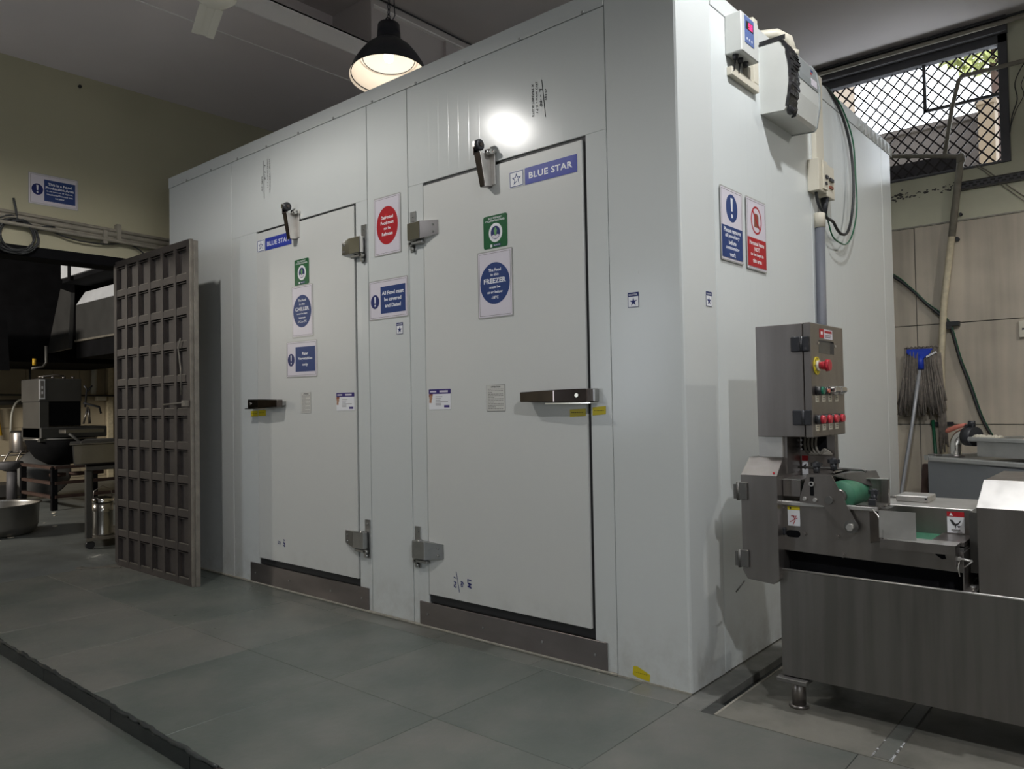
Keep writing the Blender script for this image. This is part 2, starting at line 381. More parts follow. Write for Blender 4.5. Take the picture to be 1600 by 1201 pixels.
# flat shapes in a sign's own plane (x right, y up, z out)
def flat_rect(b, x0, x1, y0, y1, z0, z1, r=0):
    if r:
        pts = []
        for cx, cy, a in ((x1-r, y1-r, 0), (x0+r, y1-r, 90), (x0+r, y0+r, 180), (x1-r, y0+r, 270)):
            for k in range(4):
                t = math.radians(a+k*30); pts.append((cx+r*math.cos(t), cy+r*math.sin(t)))
        b.prism(pts, 'z', z0, z1)
    else: b.box(x0, x1, y0, y1, z0, z1)
def flat_ellipse(b, cx, cy, rx, ry, z0, z1, n=36):
    b.prism([(cx+rx*math.cos(2*PI*i/n), cy+ry*math.sin(2*PI*i/n)) for i in range(n)], 'z', z0, z1)
def flat_ring(b, cx, cy, rx, ry, t, z0, z1, n=36):
    for i in range(n):
        a, c = 2*PI*i/n, 2*PI*(i+1)/n
        b.prism([(cx+rx*math.cos(a), cy+ry*math.sin(a)), (cx+rx*math.cos(c), cy+ry*math.sin(c)), (cx+(rx-t)*math.cos(c), cy+(ry-t)*math.sin(c)), (cx+(rx-t)*math.cos(a), cy+(ry-t)*math.sin(a))], 'z', z0, z1)
def flat_frame(b, x0, x1, y0, y1, t, z0, z1):
    b.box(x0, x1, y1-t, y1, z0, z1); b.box(x0, x1, y0, y0+t, z0, z1); b.box(x0, x0+t, y0+t, y1-t, z0, z1); b.box(x1-t, x1, y0+t, y1-t, z0, z1)
def flat_star(b, cx, cy, r, z0, z1, inner=.42):
    b.prism([(cx+(r if i % 2 == 0 else r*inner)*math.sin(PI*i/5), cy+(r if i % 2 == 0 else r*inner)*math.cos(PI*i/5)) for i in range(10)], 'z', z0, z1)
def exclaim(b, cx, cy, h, z0, z1):
    b.prism([(cx-h*.115, cy+h*.5), (cx+h*.115, cy+h*.5), (cx+h*.07, cy-h*.14), (cx-h*.07, cy-h*.14)], 'z', z0, z1)
    flat_ellipse(b, cx, cy-h*.37, h*.1, h*.1, z0, z1, 14)

FRONT = (PI/2, 0, 0); SIDE = (PI/2, 0, PI/2)

# ================================================================== ROOM SHELL
FL = thing('floor', None, None, (0, 0, 0), kind='structure')
# base slabs under the tiles (platform, side strip, lowered floor, kitchen)
b = B().m('grout'); b.box(-4.6, 5.0, -1.464, 0.0, -.30, -.006); b.box(-.89, 5.0, -7.0, -1.464, -.30, -.006); b.build('sub_floor', FL)
b = B().m('floor_side'); b.box(.155, 5.0, -.12, 4.5, -.30, 0); b.build('side_floor', FL)
b = B().m('floor_side'); b.box(-4.6, 0.0, 0.0, 4.5, -.30, -.002); b.build('floor_under_cold_room', FL)
b = B().m('floor_kitchen'); b.box(-12.6, -4.602, -7.0, 4.5, -.30, 0); b.build('kitchen_floor', FL)
b = B().m('floor'); b.box(-4.6, -.89, -7.0, -1.47, -.35, -.07); b.build('lower_floor', FL)
# drain beside the cold room: ledge, bed, mortar edge
b = B().m('concrete'); b.box(.0, .092, -.118, 4.4, -.30, -.002, bev=.003); b.build('drain_ledge', FL)
b = B().m('drain'); b.box(.093, .149, -.128, 4.4, -.30, -.035); b.build('drain_bed', FL)
b = B().m('mortar'); b.box(.149, .158, -.115, 4.4, -.30, .001); b.build('drain_edge', FL)
# stone tiles of the platform
tiles = []
xs = [-4.6, -3.86, -3.21, -2.565, -1.92, -1.276, -.634, .008]
rowsY = [(-1.47, -.775), (-.775, -.122)]
for (y0, y1) in rowsY:
    for i in range(len(xs)-1): tiles.append((xs[i], xs[i+1], y0, y1))
    for i in range(7): tiles.append((.008+i*.645, .008+(i+1)*.645, y0, y1))
sx_ = [-4.6, -3.9, -3.05, -2.2, -1.335, -.72, -.22, .0]
for i in range(len(sx_)-1): tiles.append((sx_[i], sx_[i+1], -.122, .0))
for j in range(8):
    y1 = -1.47-j*.66
    for i in range(9):
        x0 = -.89+i*.645
        if y1-.66 > -7.1: tiles.append((x0, x0+.645, y1-.66, y1))
tile_mesh = {}
for (x0, x1, y0, y1) in tiles:
    g = .0012
    key = (round(x1-x0, 3), round(y1-y0, 3))
    if key not in tile_mesh:
        o = B().m('floor').box(g, x1-x0-g, g, y1-y0-g, -.02, 0, bev=.0012).build('tile', FL, loc=(x0, y0, 0), world=False); tile_mesh[key] = o
    else:
        o = tile_mesh[key].copy(); COL.objects.link(o); o.location = (x0, y0, random.uniform(-.0006, 0)); o.parent = FL
# edge of the step: dark stone strips with a chipped nosing
b = B().m('soot_shade'); x = -4.6
while x < -.92:
    L_ = min(random.uniform(.6, .75), -.89-x); b.m('drain').box(x+.002, x+L_-.002, -1.476, -1.464, -.07, -.012); x += L_
b.build('step_riser', FL)
b = B().m('drain')
pts = []; x = -4.6
while x < -.90:
    pts.append((x, -1.472+random.uniform(-.003, .003), -.006+random.uniform(-.004, .003))); x += .03
b.tube(pts, [random.uniform(.005, .011) for _ in pts], 6)
b.m('rust').tube([(-.90, -1.50, -.02), (-.86, -1.50, -.006), (-.845, -1.52, -.005)], [.02, .024, .012], 7)
b.build('chipped_nosing', FL)
b = B().m('drain'); b.box(-.896, -.884, -7.0, -1.47, -.07, -.008); b.build('step_return', FL)
# channel in the side floor
b = B().m('floor').box(.695, .745, -.11, 4.2, -.01, .002).m('white')
for k in range(38):
    xx = random.choice((.692, .748, .748)); yy = -.115+random.random()**2*.16; q_ = random.uniform(.001, .004); b.box(xx-q_, xx+q_, yy, yy+random.uniform(.002, .006), 0, .003)
b.m('gap'); b.box(.690, .695, -.115, 4.2, -.01, .0015); b.box(.745, .750, -.115, 4.2, -.01, .0015)
b.build('channel_cover', FL)

# left wall with the kitchen opening
WL = thing('wall_left', None, None, (-4.6, 0, 0), kind='structure')
OY0, OY1, OZ = -3.2, -.20, 2.24
b = B().m('wall_left'); b.box(-4.78, -4.6, OY1, 4.45, 0, 3.64); b.build('wall_right_of_opening', WL)
b = B().m('wall_left'); b.box(-4.78, -4.6, OY0, OY1, OZ+.075, 3.64); b.build('wall_above_opening', WL)
b = B().m('wall_left'); b.box(-4.78, -4.6, -7.0, OY0, -.07, 3.64); b.build('wall_left_of_opening', WL)
b = B().m('soot_shade'); b.box(-4.79, -4.588, OY0, OY1, OZ, OZ+.075, bev=.004); b.build('lintel', WL)

# ceilings: low slab, beam, upper slab
CE = thing('ceiling', None, None, (0, 0, 3.63), kind='structure')
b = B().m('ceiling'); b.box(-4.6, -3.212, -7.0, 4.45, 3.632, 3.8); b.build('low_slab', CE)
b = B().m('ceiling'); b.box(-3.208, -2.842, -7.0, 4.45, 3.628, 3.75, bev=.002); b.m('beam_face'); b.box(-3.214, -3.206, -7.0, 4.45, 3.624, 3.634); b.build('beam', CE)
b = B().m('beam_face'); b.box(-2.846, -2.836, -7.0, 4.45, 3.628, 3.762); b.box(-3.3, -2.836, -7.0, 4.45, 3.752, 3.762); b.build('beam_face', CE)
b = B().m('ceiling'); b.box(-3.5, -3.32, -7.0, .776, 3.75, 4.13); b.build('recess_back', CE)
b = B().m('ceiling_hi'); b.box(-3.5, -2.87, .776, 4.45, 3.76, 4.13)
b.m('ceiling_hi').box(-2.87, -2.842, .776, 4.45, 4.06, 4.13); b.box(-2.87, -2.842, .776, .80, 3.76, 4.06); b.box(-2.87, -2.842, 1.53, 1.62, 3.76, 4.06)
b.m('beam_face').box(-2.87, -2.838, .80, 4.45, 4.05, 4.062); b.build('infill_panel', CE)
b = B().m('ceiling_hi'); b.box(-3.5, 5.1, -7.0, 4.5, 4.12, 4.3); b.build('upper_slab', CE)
b = B().m('ceiling'); b.box(-5.0, -3.3, -7.0, 4.45, 3.8, 4.3); b.build('slab_above', CE)

# back wall (behind the cold room) with a window opening
WX0, WX1, WZ0, WZ1 = -1.35, .555, 2.982, 4.0
WB = thing('wall_back', None, None, (0, 4.38, 0), kind='structure')
b = B().m('wall_back')
b.box(-5.0, WX0, 4.38, 4.56, 0, 4.13); b.box(WX1, 5.1, 4.38, 4.56, 0, 4.13)
b.box(WX0, WX1, 4.38, 4.56, 0, WZ0); b.build('masonry', WB)
b = B().m('sill'); b.box(-4.6, WX1+.005, 4.30, 4.56, WZ1, 4.12); b.build('lintel_beam', WB)
tz = [0.06, .914, 1.742, 2.568]
B().m('gap').box(-1.35, 2.25, 4.376, 4.383, .06, 2.566).build('tile_joint_bed', WB)
for j in range(3):
    for (x0, x1) in ((-1.35, -.152), (-.148, 1.05), (1.054, 2.25)):
        o = B().m('tile_back').box(x0+.0015, x1-.0015, 4.366, 4.384, tz[j]+.0035, tz[j+1]-.0035, bev=.001).build('tile', WB)
b = B().m('mortar').box(-1.35, 2.3, 4.364, 4.384, 2.568, 2.580).build('tile_top_edge', WB)
# damaged strip where a tray was removed
b = B().m('gap')
for k in range(60):
    xx = random.uniform(-.33, .2); zz = 2.86+(xx)*.02+random.gauss(0, .018); s_ = random.uniform(.003, .012)
    b.hull([(xx+s_*math.cos(t)*random.uniform(.6, 1.6), 4.379-(.002 if q else 0), zz+s_*math.sin(t)*random.uniform(.4, 1)) for t in (0, 1.2, 2.5, 3.8, 5) for q in (0, 1)])
b.build('broken_plaster', WB)['kind'] = 'stuff'

# remaining hall walls (behind the camera and to the right)
b = B().m('room_paint'); b.box(5.0, 5.15, -7.0, 4.5, 0, 4.13); b.build('wall_right', kind='structure')
b = B().m('room_paint'); b.box(-4.8, 5.15, -7.15, -7.0, -.07, 4.13); b.build('wall_front', kind='structure')
# kitchen shell
WK = thing('wall_kitchen', None, None, (-12.5, 0, 0), kind='structure')
b = B().m('wall_kitchen'); b.box(-12.7, -12.5, -7, 4.5, 0, 3.6); b.box(-12.6, -4.78, 4.2, 4.4, 0, 3.6); b.box(-12.6, -4.78, -7.1, -7.0, 0, 3.6); b.build('masonry', WK)
b = B().m('soot_shade'); b.box(-12.52, -12.49, -2.5, 4.2, 1.95, 3.6); b.build('sooted_upper_wall', WK)
b = B().m('wall_kitchen')
for k in range(12): b.box(-12.5, -12.488, -.5+k*.4+.004, -.5+(k+1)*.4-.004, .05, .9, bev=.001); b.box(-12.5, -12.488, -.5+k*.4+.004, -.5+(k+1)*.4-.004, .91, 1.93, bev=.001)
b.build('tile_courses', WK)['kind'] = 'stuff'
b = B().m('soot_shade'); b.box(-12.6, -4.78, -7.0, 4.3, 3.4, 3.6); b.build('ceiling_kitchen', kind='structure')

# ================================================================== WINDOW with diamond grille
WN = thing('window_1', None, None, (0, 4.38, WZ0), kind='structure')
b = B().m('winframe')
b.box(WX1-.065, WX1, 4.36, 4.45, WZ0, WZ1, bev=.003); b.build('frame_post', WN)
b = B().m('winframe'); b.box(WX0, WX1, 4.36, 4.45, WZ1-.07, WZ1, bev=.003); b.build('frame_head', WN)
b = B().m('winframe'); b.box(WX0, WX0+.06, 4.36, 4.45, WZ0, WZ1, bev=.003); b.build('frame_post', WN)
b = B().m('winframe'); b.box(WX0, WX1, 4.37, 4.45, WZ0, WZ0+.02, bev=.003); b.build('frame_sill', WN)
b = B().m('winframe'); b.box(-.055, .49, 4.385, 4.405, 3.525, 3.55); b.box(-.055, -.03, 4.385, 4.405, 3.525, 3.93); b.build('inner_frame', WN)
B().m('sill').box(WX0+.06, .20, 4.455, 4.475, WZ0+.02, 3.15).build('lower_board', WN)
ix0, ix1, iz0, iz1 = WX0+.06, WX1-.065, WZ0+.02, WZ1-.07
def clip(xc, sgn):
    """segment of the line z = iz0 + sgn*1.12*(x-xc) inside the opening"""
    k = 1.12*sgn; xa, xb = ix0, ix1
    za, zb = iz0+k*(xa-xc), iz0+k*(xb-xc)
    pts = []
    for xx in (xa, xb):
        zz = iz0+k*(xx-xc)
        if iz0 <= zz <= iz1: pts.append((xx, zz))
    for zz in (iz0, iz1):
        xx = xc+(zz-iz0)/k
        if xa < xx < xb: pts.append((xx, zz))
    pts = sorted(set((round(p[0], 5), round(p[1], 5)) for p in pts))
    return (pts[0], pts[-1]) if len(pts) >= 2 and pts[-1][0]-pts[0][0] > .02 else None
for sgn, yy in ((1, 4.418), (-1, 4.426)):
    xc = ix0-1.2
    while xc < ix1+1.2:
        c = clip(xc, sgn)
        if c:
            (xa, za), (xb, zb) = c
            d = Vector((xb-xa, 0, zb-za)); n_ = Vector((-d.z, 0, d.x)).normalized()*.0062
            B().m('mesh').prism([(xa+n_.x, za+n_.z), (xa-n_.x, za-n_.z), (xb-n_.x, zb-n_.z), (xb+n_.x, zb+n_.z)], 'y', yy, yy+.006).build('grille_bar', WN)
        xc += .098

# outside the window
t = thing('parapet_wall', 'dark brown outside wall seen through the lower half of the window grille', 'wall', (-1, 6.2, 2.0))
b = B().m('outwall'); b.box(-4.5, .10, 6.2, 6.35, 2.0, 3.95); b.build('wall_body', t)
b = B().m('outwall'); b.box(-4.5, .12, 6.16, 6.4, 3.95, 4.0); b.build('coping', t)
t = thing('neighbouring_building', 'sunlit beige building beyond the top left corner of the window grille', 'building', (-3.4, 9, 0))
b = B().m('outbuild'); b.box(-5.6, -2.50, 9.0, 11, 0, 7.5); b.build('facade', t)
b = B().m('outwall')
for k in range(2): b.box(-4.8+k*1.3, -4.0+k*1.3, 8.97, 9.0, 5.2, 6.3)
b.build('shutter', t)
t = thing('concrete_pillar', 'beige pillar outside, at the lower right of the window grille', 'pillar', (.06, 6.0, 0))
b = B().m('outbuild'); b.box(.10, .24, 5.9, 6.1, 0, 3.98); b.build('shaft', t)
b = B().m('outbuild'); b.box(.08, .26, 5.88, 6.12, 3.98, 4.02); b.build('capital', t)
t = thing('bamboo_screen', 'thin dark upright stems outside, at the right edge of the window grille', 'plant', (.4, 6.0, 0))
for k in range(6):
    xx = .30+k*.045; B().m('mesh').tube([(xx, 6.0, 0), (xx+.01, 6.0, 2.2), (xx-.005, 6.02, 3.9)], .006, 6).build('stem', t)
def leaf_cloud(name, label, c, rad, n, cat='tree'):
    b = B().m('leaf')
    for k in range(n):
        d = Vector((random.gauss(0, 1), random.gauss(0, 1), random.gauss(0, 1))).normalized()*random.random()**.4
        p = Vector(c)+Vector((d.x*rad[0], d.y*rad[1], d.z*rad[2])); s_ = random.uniform(.06, .12)
        a = Vector((random.gauss(0, 1), random.gauss(0, 1), random.gauss(0, 1))).normalized(); q = a.orthogonal().normalized()*.45
        vs_ = [b.bm.verts.new(p+a*s_), b.bm.verts.new(p+q*s_), b.bm.verts.new(p-a*s_), b.bm.verts.new(p-q*s_)]
        b._tag([b.bm.faces.new(vs_)])
    t = thing(name, label, cat, (c[0], c[1], 0))
    o = b.build('foliage', t); o['kind'] = 'stuff'
    B().m('rust').tube([(c[0], c[1], 0), (c[0]+.1, c[1], c[2]*.5), (c[0], c[1], c[2])], [.12, .09, .04], 8).build('trunk', t)
leaf_cloud('tree', 'yellow green tree outside behind the upper right of the window grille', (-.20, 9.0, 6.15), (.75, .7, .75), 1500)

# ================================================================== COLD ROOM
CR = thing('cold_room', 'large white walk-in cold room built of insulated panels, with two doors', 'cold room', (-2.17, 1.54, 0))
H = 2.926; HS = 2.846; X0 = -4.34; YD = 3.08
# side and front panels; thickness 0.1
def fpanel(x0, x1, z0, z1, g=.0022):
    B().m('panel_front').box(x0+g, x1-g, 0, .1, z0, z1, bev=.0018).build('wall_panel', CR)
# front: panels around the doors (chiller door -3.105..-2.056, freezer door -1.486..-.452)
CH0, CH1, FZ0, FZ1, DZ0, DZ1 = -3.103, -2.056, -1.487, -.452, .152, 2.309
fpanel(X0, -3.42, .003, HS)
fpanel(-3.42, CH0, .003, DZ1+.005); fpanel(CH1, -1.948, .003, DZ1+.005); fpanel(-3.42, -1.948, DZ1+.005, HS)
fpanel(-1.948, -1.606, .003, HS)
fpanel(-1.606, FZ0, .003, DZ1+.005); fpanel(FZ1, -.340, .003, DZ1+.005); fpanel(-1.606, -.340, DZ1+.005, HS)
# corner panel
g = .0022
B().m('panel_front').prism([(-.340+g, 0), (-.012, 0), (-.003, .003), (0, .012), (0, .300-g), (-.1, .300-g), (-.1, .1), (-.340+g, .1)], 'z', .003, H).build('corner_panel', CR)
for (y0, y1) in ((.300, 1.48), (1.48, 2.858), (2.858, YD)):
    B().m('panel_side').box(-.1, 0, y0+g, y1-g, .003, HS, bev=.0018).build('wall_panel', CR)
B().m('panel_side').box(X0, X0+.1, .1, YD, .003, HS).build('wall_panel', CR)
B().m('panel_side').box(X0+.1, -.1, YD-.1, YD, .003, HS).build('wall_panel', CR)
# top flashing (angle trims) and roof
B().m('flash_paint').box(X0-.002, -.340-g, -.0025, .05, HS+.002, H).build('top_flashing', CR)
B().m('flash_paint').box(-.05, .0025, .300+g, YD+.002, HS+.002, H).build('top_flashing', CR)
B().m('flash_paint').box(X0, -.002, .05, YD, H-.06, H-.002).build('roof', CR)
b = B().m('gap'); b.box(X0+.02, -.02, .03, YD-.02, .0, HS); b.build('dark_core', CR)
b = B().m('mortar'); b.box(-4.2, -.34, -.012, .002, 0, .012, bev=.003); b.box(-.34, .0, -.004, .0, 0, .007); b.build('floor_sealant', CR)
# rivets under the flashing
b = B().m('cast')
for k in range(11):
    xx = -4.05+k*.36; b.cyl((xx, 0, HS-.002+.01), (xx, -.007, HS+.008), .009, .006, 10)
b.build('rivets', CR)
# bent crumpled patch of foil on the side near the window
b = B().m('panel_side')
for k in range(9):
    yy = 2.35+k*.09; b.hull([(0, yy, 2.85), (.012, yy+.03, 2.87), (0, yy+.07, 2.90), (.004, yy+.02, 2.92), (.001, yy+.06, 2.84)])
b.build('dented_flashing', CR)['kind'] = 'stuff'
# kick plates with bolts
for (x0, x1, zt) in ((-3.205, -1.975, .133), (-1.553, -.388, .130)):
    k_ = B().m('kick').box(x0, x1, -.008, 0, .006, zt, bev=.0015)
    k_.m('cast')
    for xx in (x0+.06, x0+.45, x1-.35, x1-.06): k_.cyl((xx, -.008, .07), (xx, -.011, .07), .006, .005, 10)
    k_.build('kick_plate', CR)

def door(x0, x1, hinge_left):
    """door leaf with its hardware as sub-parts"""
    D = bpy.data.objects.new('door', None); COL.objects.link(D); D.parent = CR; D.location = Vector(((x0+x1)/2, 0, DZ0))-Vector(CR.location)
    gap = .004
    free = x1 if hinge_left else x0
    a0 = x0+(.0055 if hinge_left else .0055); a1 = x1-(.015 if hinge_left else .008)
    B().m('door_paint').box(a0, a1, -.006, .06, DZ0+.022, DZ1-(.013 if hinge_left else .009), bev=.002).build('door_leaf', D)
    B().m('seal').box(x0+.0015, x1-.0015, .008, .08, DZ0-.018, DZ1+.003).build('gasket', D)
    # hinges
    hx = x0 if hinge_left else x1; sg = 1 if hinge_left else -1
    for hz, kind in ((2.06, 0), (.40, 1)):
        b = B().m('cast')
        # frame plate
        fx = hx-sg*.055
        b.box(min(fx, fx-sg*.045), max(fx, fx-sg*.045), -.006, 0, hz-.10, hz+.115, bev=.002)
        for zz in (hz+.09, hz-.085): b.cyl((fx-sg*.022, -.006, zz), (fx-sg*.022, -.011, zz), .007, .006, 10)
        # leaf strap wrapping the barrel
        b.m('chrome' if kind == 0 else 'cast')
        xa = hx-sg*.085; xb = hx+sg*.118
        b.hull([(xa, -.042, hz-.046), (xa, -.042, hz+.046), (xa, -.010, hz-.046), (xa, -.010, hz+.046), (hx+sg*.012, -.042, hz-.046), (hx+sg*.012, -.042, hz+.047), (hx+sg*.012, -.008, hz-.046), (hx+sg*.012, -.008, hz+.047)], bev=.003)
        b.hull([(hx+sg*.012, -.040, hz-.045), (hx+sg*.012, -.040, hz+.046), (hx+sg*.012, -.006, hz-.045), (hx+sg*.012, -.006, hz+.046), (xb, -.0095, hz-.032), (xb, -.0095, hz+.040), (xb, -.006, hz-.032), (xb, -.006, hz+.040)])
        b.cyl((hx-sg*.045, -.022, hz-.05), (hx-sg*.045, -.022, hz+.05), .016, n=16)
        b.m('cast').box(min(xa, xa+sg*.1), max(xa, xa+sg*.1), -.03, -.006, hz-.068, hz-.052, bev=.003)
        b.cyl((xa+sg*.005, -.03, hz-.062), (xa+sg*.005, -.012, hz-.062), .014, n=14)
        b.cyl((fx-sg*.02, -.006, hz-.085), (fx-sg*.02, -.024, hz-.085), .014, .010, 12)
        for zz in (hz+.018, hz-.018): b.cyl((xb-sg*.03, -.016, zz), (xb-sg*.03, -.024, zz), .006, .005, 10)
        b.build('hinge', D)
    # handle: horizontal cast latch across the free edge
    hz = 1.178; out = 1 if hinge_left else -1
    xe = free+out*.048; xi = free-out*.335
    b = B().m('chrome')
    b.m('cast').box(min(xe, free+out*.02), max(xe, free+out*.02), -.035, 0, hz-.026, hz+.030, bev=.003)
    b.m('handle_metal')
    b.hull([(xe-out*.022, -.062, hz-.030), (xe-out*.022, -.062, hz+.030), (xe-out*.022, -.012, hz+.030), (xe-out*.022, -.012, hz-.030),
            (xi+out*.20, -.085, hz-.026), (xi+out*.20, -.085, hz+.028), (xi+out*.20, -.02, hz+.028), (xi+out*.20, -.02, hz-.026),
            (xi, -.076, hz-.022), (xi, -.076, hz+.022), (xi, -.030, hz+.022), (xi, -.030, hz-.022)], bev=.003)
    b.m('cast').box(min(xi, xi+out*.05)+.002, max(xi, xi+out*.05)-.002, -.05, -.006, hz-.014, hz+.012)
    b.m('chrome').cyl((free-out*.02, -.066, hz+.002), (free-out*.02, -.076, hz+.002), .011, .009, 16)
    b.m('chrome').box(min(xe, xi+out*.14), max(xe, xi+out*.14), -.07, -.01, hz-.034, hz-.029)
    b.build('door_handle', D)
    # spring closer at the top edge
    cx_ = (-1.0 if hinge_left else -2.63)
    b = B().m('steel_light')
    b.box(cx_-.028, cx_+.030, -.012, -.006, 2.20, 2.37, bev=.002)
    b.m('handle_metal'); b.hull([(cx_-.045, -.078, 2.348), (cx_-.008, -.078, 2.352), (cx_-.045, -.006, 2.348), (cx_-.008, -.006, 2.352), (cx_-.024, -.062, 2.186), (cx_+.008, -.062, 2.186), (cx_-.024, -.006, 2.192), (cx_+.008, -.006, 2.192)], bev=.002)
    b.m('steel_light'); b.hull([(cx_-.0065, -.076, 2.350), (cx_-.0045, -.076, 2.350), (cx_-.0065, -.008, 2.350), (cx_-.0045, -.008, 2.350), (cx_+.0095, -.060, 2.188), (cx_+.0115, -.060, 2.188), (cx_+.0095, -.008, 2.194), (cx_+.0115, -.008, 2.194)])
    b.m('black').lathe([(.018, -.013), (.027, -.011), (.027, .011), (.018, .013)], (cx_-.030, -.058, 2.392), 24, Matrix.Rotation(PI/2, 4, 'Y'), close=True)
    b.m('handle_metal').box(cx_-.050, cx_-.045, -.078, -.040, 2.345, 2.405, bev=.001); b.cyl((cx_-.05, -.058, 2.392), (cx_-.010, -.058, 2.392), .009, n=12); b.m('chrome').box(cx_-.045, cx_-.030, -.088, -.085, 2.378, 2.405)
    b.cyl((cx_+.0, -.035, 2.355), (cx_+.030, -.035, 2.355), .016, .013, 12); b.cyl((cx_+.022, -.030, 2.355), (cx_+.022, 0, 2.355), .010, n=10)
    b.build('door_closer', D)
    return D
door(FZ0, FZ1, True)
door(CH0, CH1, False)

# ================================================================== SIGNS
def sign_base(name, label, cx, cz, w_, h_, face='front', plane=0, cat='sign', tilt=0, laminated=True, group=None, r=.004, lift=0.0):
    off = .0015+lift
    if face == 'front': loc = (cx, plane-off, cz); rot = (PI/2, 0, 0)
    else: loc = (plane+off, cx, cz); rot = (PI/2, 0, PI/2)
    t = thing(name, label, cat, loc, rot, group)
    if tilt: t.rotation_euler = (Matrix.Rotation(rot[2], 4, 'Z') @ Matrix.Rotation(PI/2, 4, 'X') @ Matrix.Rotation(tilt, 4, 'Z')).to_euler()
    if laminated:
        b = B().m('film'); flat_rect(b, -w_/2, w_/2, -h_/2, h_/2, 0, .0008, .006); b.build('laminate', t, world=False)
        b = B().m('paper'); flat_rect(b, -w_/2+.006, w_/2-.006, -h_/2+.006, h_/2-.006, .0008, .0014, .003); b.build('paper', t, world=False)
        b = B().m('ink_grey'); flat_frame(b, -w_/2+.013, w_/2-.013, -h_/2+.013, h_/2-.013, -.0, .0, .0) if False else flat_frame(b, -w_/2+.012, w_/2-.012, -h_/2+.012, h_/2-.012, .0017, .0014, .0018); b.build('border', t, world=False)
    return t
def part(t, key, fn, name):
    b = B().m(key); fn(b); return b.build(name, t, world=False)

# DEFROSTED
DP = -.0
t = sign_base('food_sign', 'white laminated sign with a red disc reading Defrosted Food must not be Refrozen', -1.776, 2.139, .225, .325)
part(t, 'red', lambda b: flat_ellipse(b, 0, 0, .089, .105, .0014, .0018), 'red_disc')
part(t, 'white', lambda b: [put_text(b, s, 0, y, h=.019 if s != 'not be' else .016, z=.0021, bold=.035) for s, y in (('Defrosted', .045), ('Food must', .015), ('not be', -.015), ('Refrozen', -.046))], 'lettering')
# ALL FOOD
t = sign_base('food_sign', 'white laminated sign with a blue panel reading All Food must be covered and Dated', -1.778, 1.735, .325, .22)
part(t, 'blue', lambda b: b.box(-.062, .143, -.078, .070, .0014, .0018), 'blue_panel')
part(t, 'navy', lambda b: flat_ellipse(b, -.110, -.008, .036, .039, .0014, .0018), 'blue_disc')
part(t, 'white', lambda b: exclaim(b, -.110, -.008, .056, .0018, .0022), 'exclamation_mark')
part(t, 'white', lambda b: [put_text(b, s, .040, y, w=ww, h=.021, z=.0021, bold=.03) for s, y, ww in (('All Food must', .034, .18), ('be covered', -.001, .14), ('and Dated', -.036, .13))], 'lettering')
# FREEZER
t = sign_base('food_sign', 'white laminated sign with a blue disc reading The Food in this FREEZER', -.986, 1.724, .225, .325, plane=-.006)
part(t, 'blue', lambda b: flat_ellipse(b, 0, .004, .095, .100, .0014, .0018), 'blue_disc')
part(t, 'white', lambda b: [put_text(b, s, 0, y, w=ww, h=hh, z=.0021, bold=.03) for s, y, ww, hh in (('The Food', .068, .080, .015), ('in this', .046, .052, .012), ('FREEZER', .016, .142, .024), ('must be', -.014, .070, .013), ('at or below', -.038, .098, .013), ('-18\u00b0C', -.064, .045, .015))], 'lettering')
# CHILLER
t = sign_base('food_sign', 'white laminated sign with a blue disc reading The Food in this CHILLER', -2.580, 1.741, .225, .32, plane=-.006)
part(t, 'blue', lambda b: flat_ellipse(b, 0, 0, .095, .100, .0014, .0018), 'blue_disc')
part(t, 'white', lambda b: [put_text(b, s, 0, y, w=ww, h=hh, z=.0021, bold=.03) for s, y, ww, hh in (('The Food', .068, .082, .015), ('in this', .044, .058, .013), ('CHILLER', .014, .145, .024), ('must be kept', -.016, .110, .013), ('between', -.040, .070, .013), ('-2\u00b0C to -5\u00b0C', -.064, .090, .015))], 'lettering')
# RAW VEG
t = sign_base('food_sign', 'white laminated sign with a blue panel reading Raw Vegetables only', -2.594, 1.447, .325, .225, plane=-.006, tilt=-.01)
part(t, 'blue', lambda b: b.box(-.062, .143, -.078, .075, .0014, .0018), 'blue_panel')
part(t, 'navy', lambda b: flat_ellipse(b, -.110, -.003, .036, .039, .0014, .0018), 'blue_disc')
part(t, 'white', lambda b: exclaim(b, -.110, -.003, .056, .0018, .0022), 'exclamation_mark')
part(t, 'white', lambda b: [put_text(b, s, .040, y, w=ww, h=.021, z=.0021, bold=.03) for s, y, ww in (('Raw', .034, .06), ('Vegetables', .001, .15), ('only', -.036, .06))], 'lettering')
# FOOD PRODUCTION AREA on left wall
t = sign_base('food_sign', 'white laminated sign on the cream wall reading This is a Food Production Area', -.716, 2.734, .325, .225, face='side', plane=-4.6)
part(t, 'blue', lambda b: b.box(-.062, .143, -.078, .075, .0014, .0018), 'blue_panel')
part(t, 'navy', lambda b: flat_ellipse(b, -.105, -.003, .037, .040, .0014, .0018), 'blue_disc')
part(t, 'white', lambda b: exclaim(b, -.105, -.003, .058, .0018, .0022), 'exclamation_mark')
part(t, 'white', lambda b: [put_text(b, s, .040, y, w=ww, h=hh, z=.0021, bold=.025) for s, y, ww, hh in (('This is a Food', .046, .155, .019), ('Production Area', .020, .185, .019), ('In the interests of Hygiene,', -.006, .170, .012), ('Unauthorised Personnel must', -.027, .170, .012), ('not enter', -.050, .060, .011))], 'lettering')
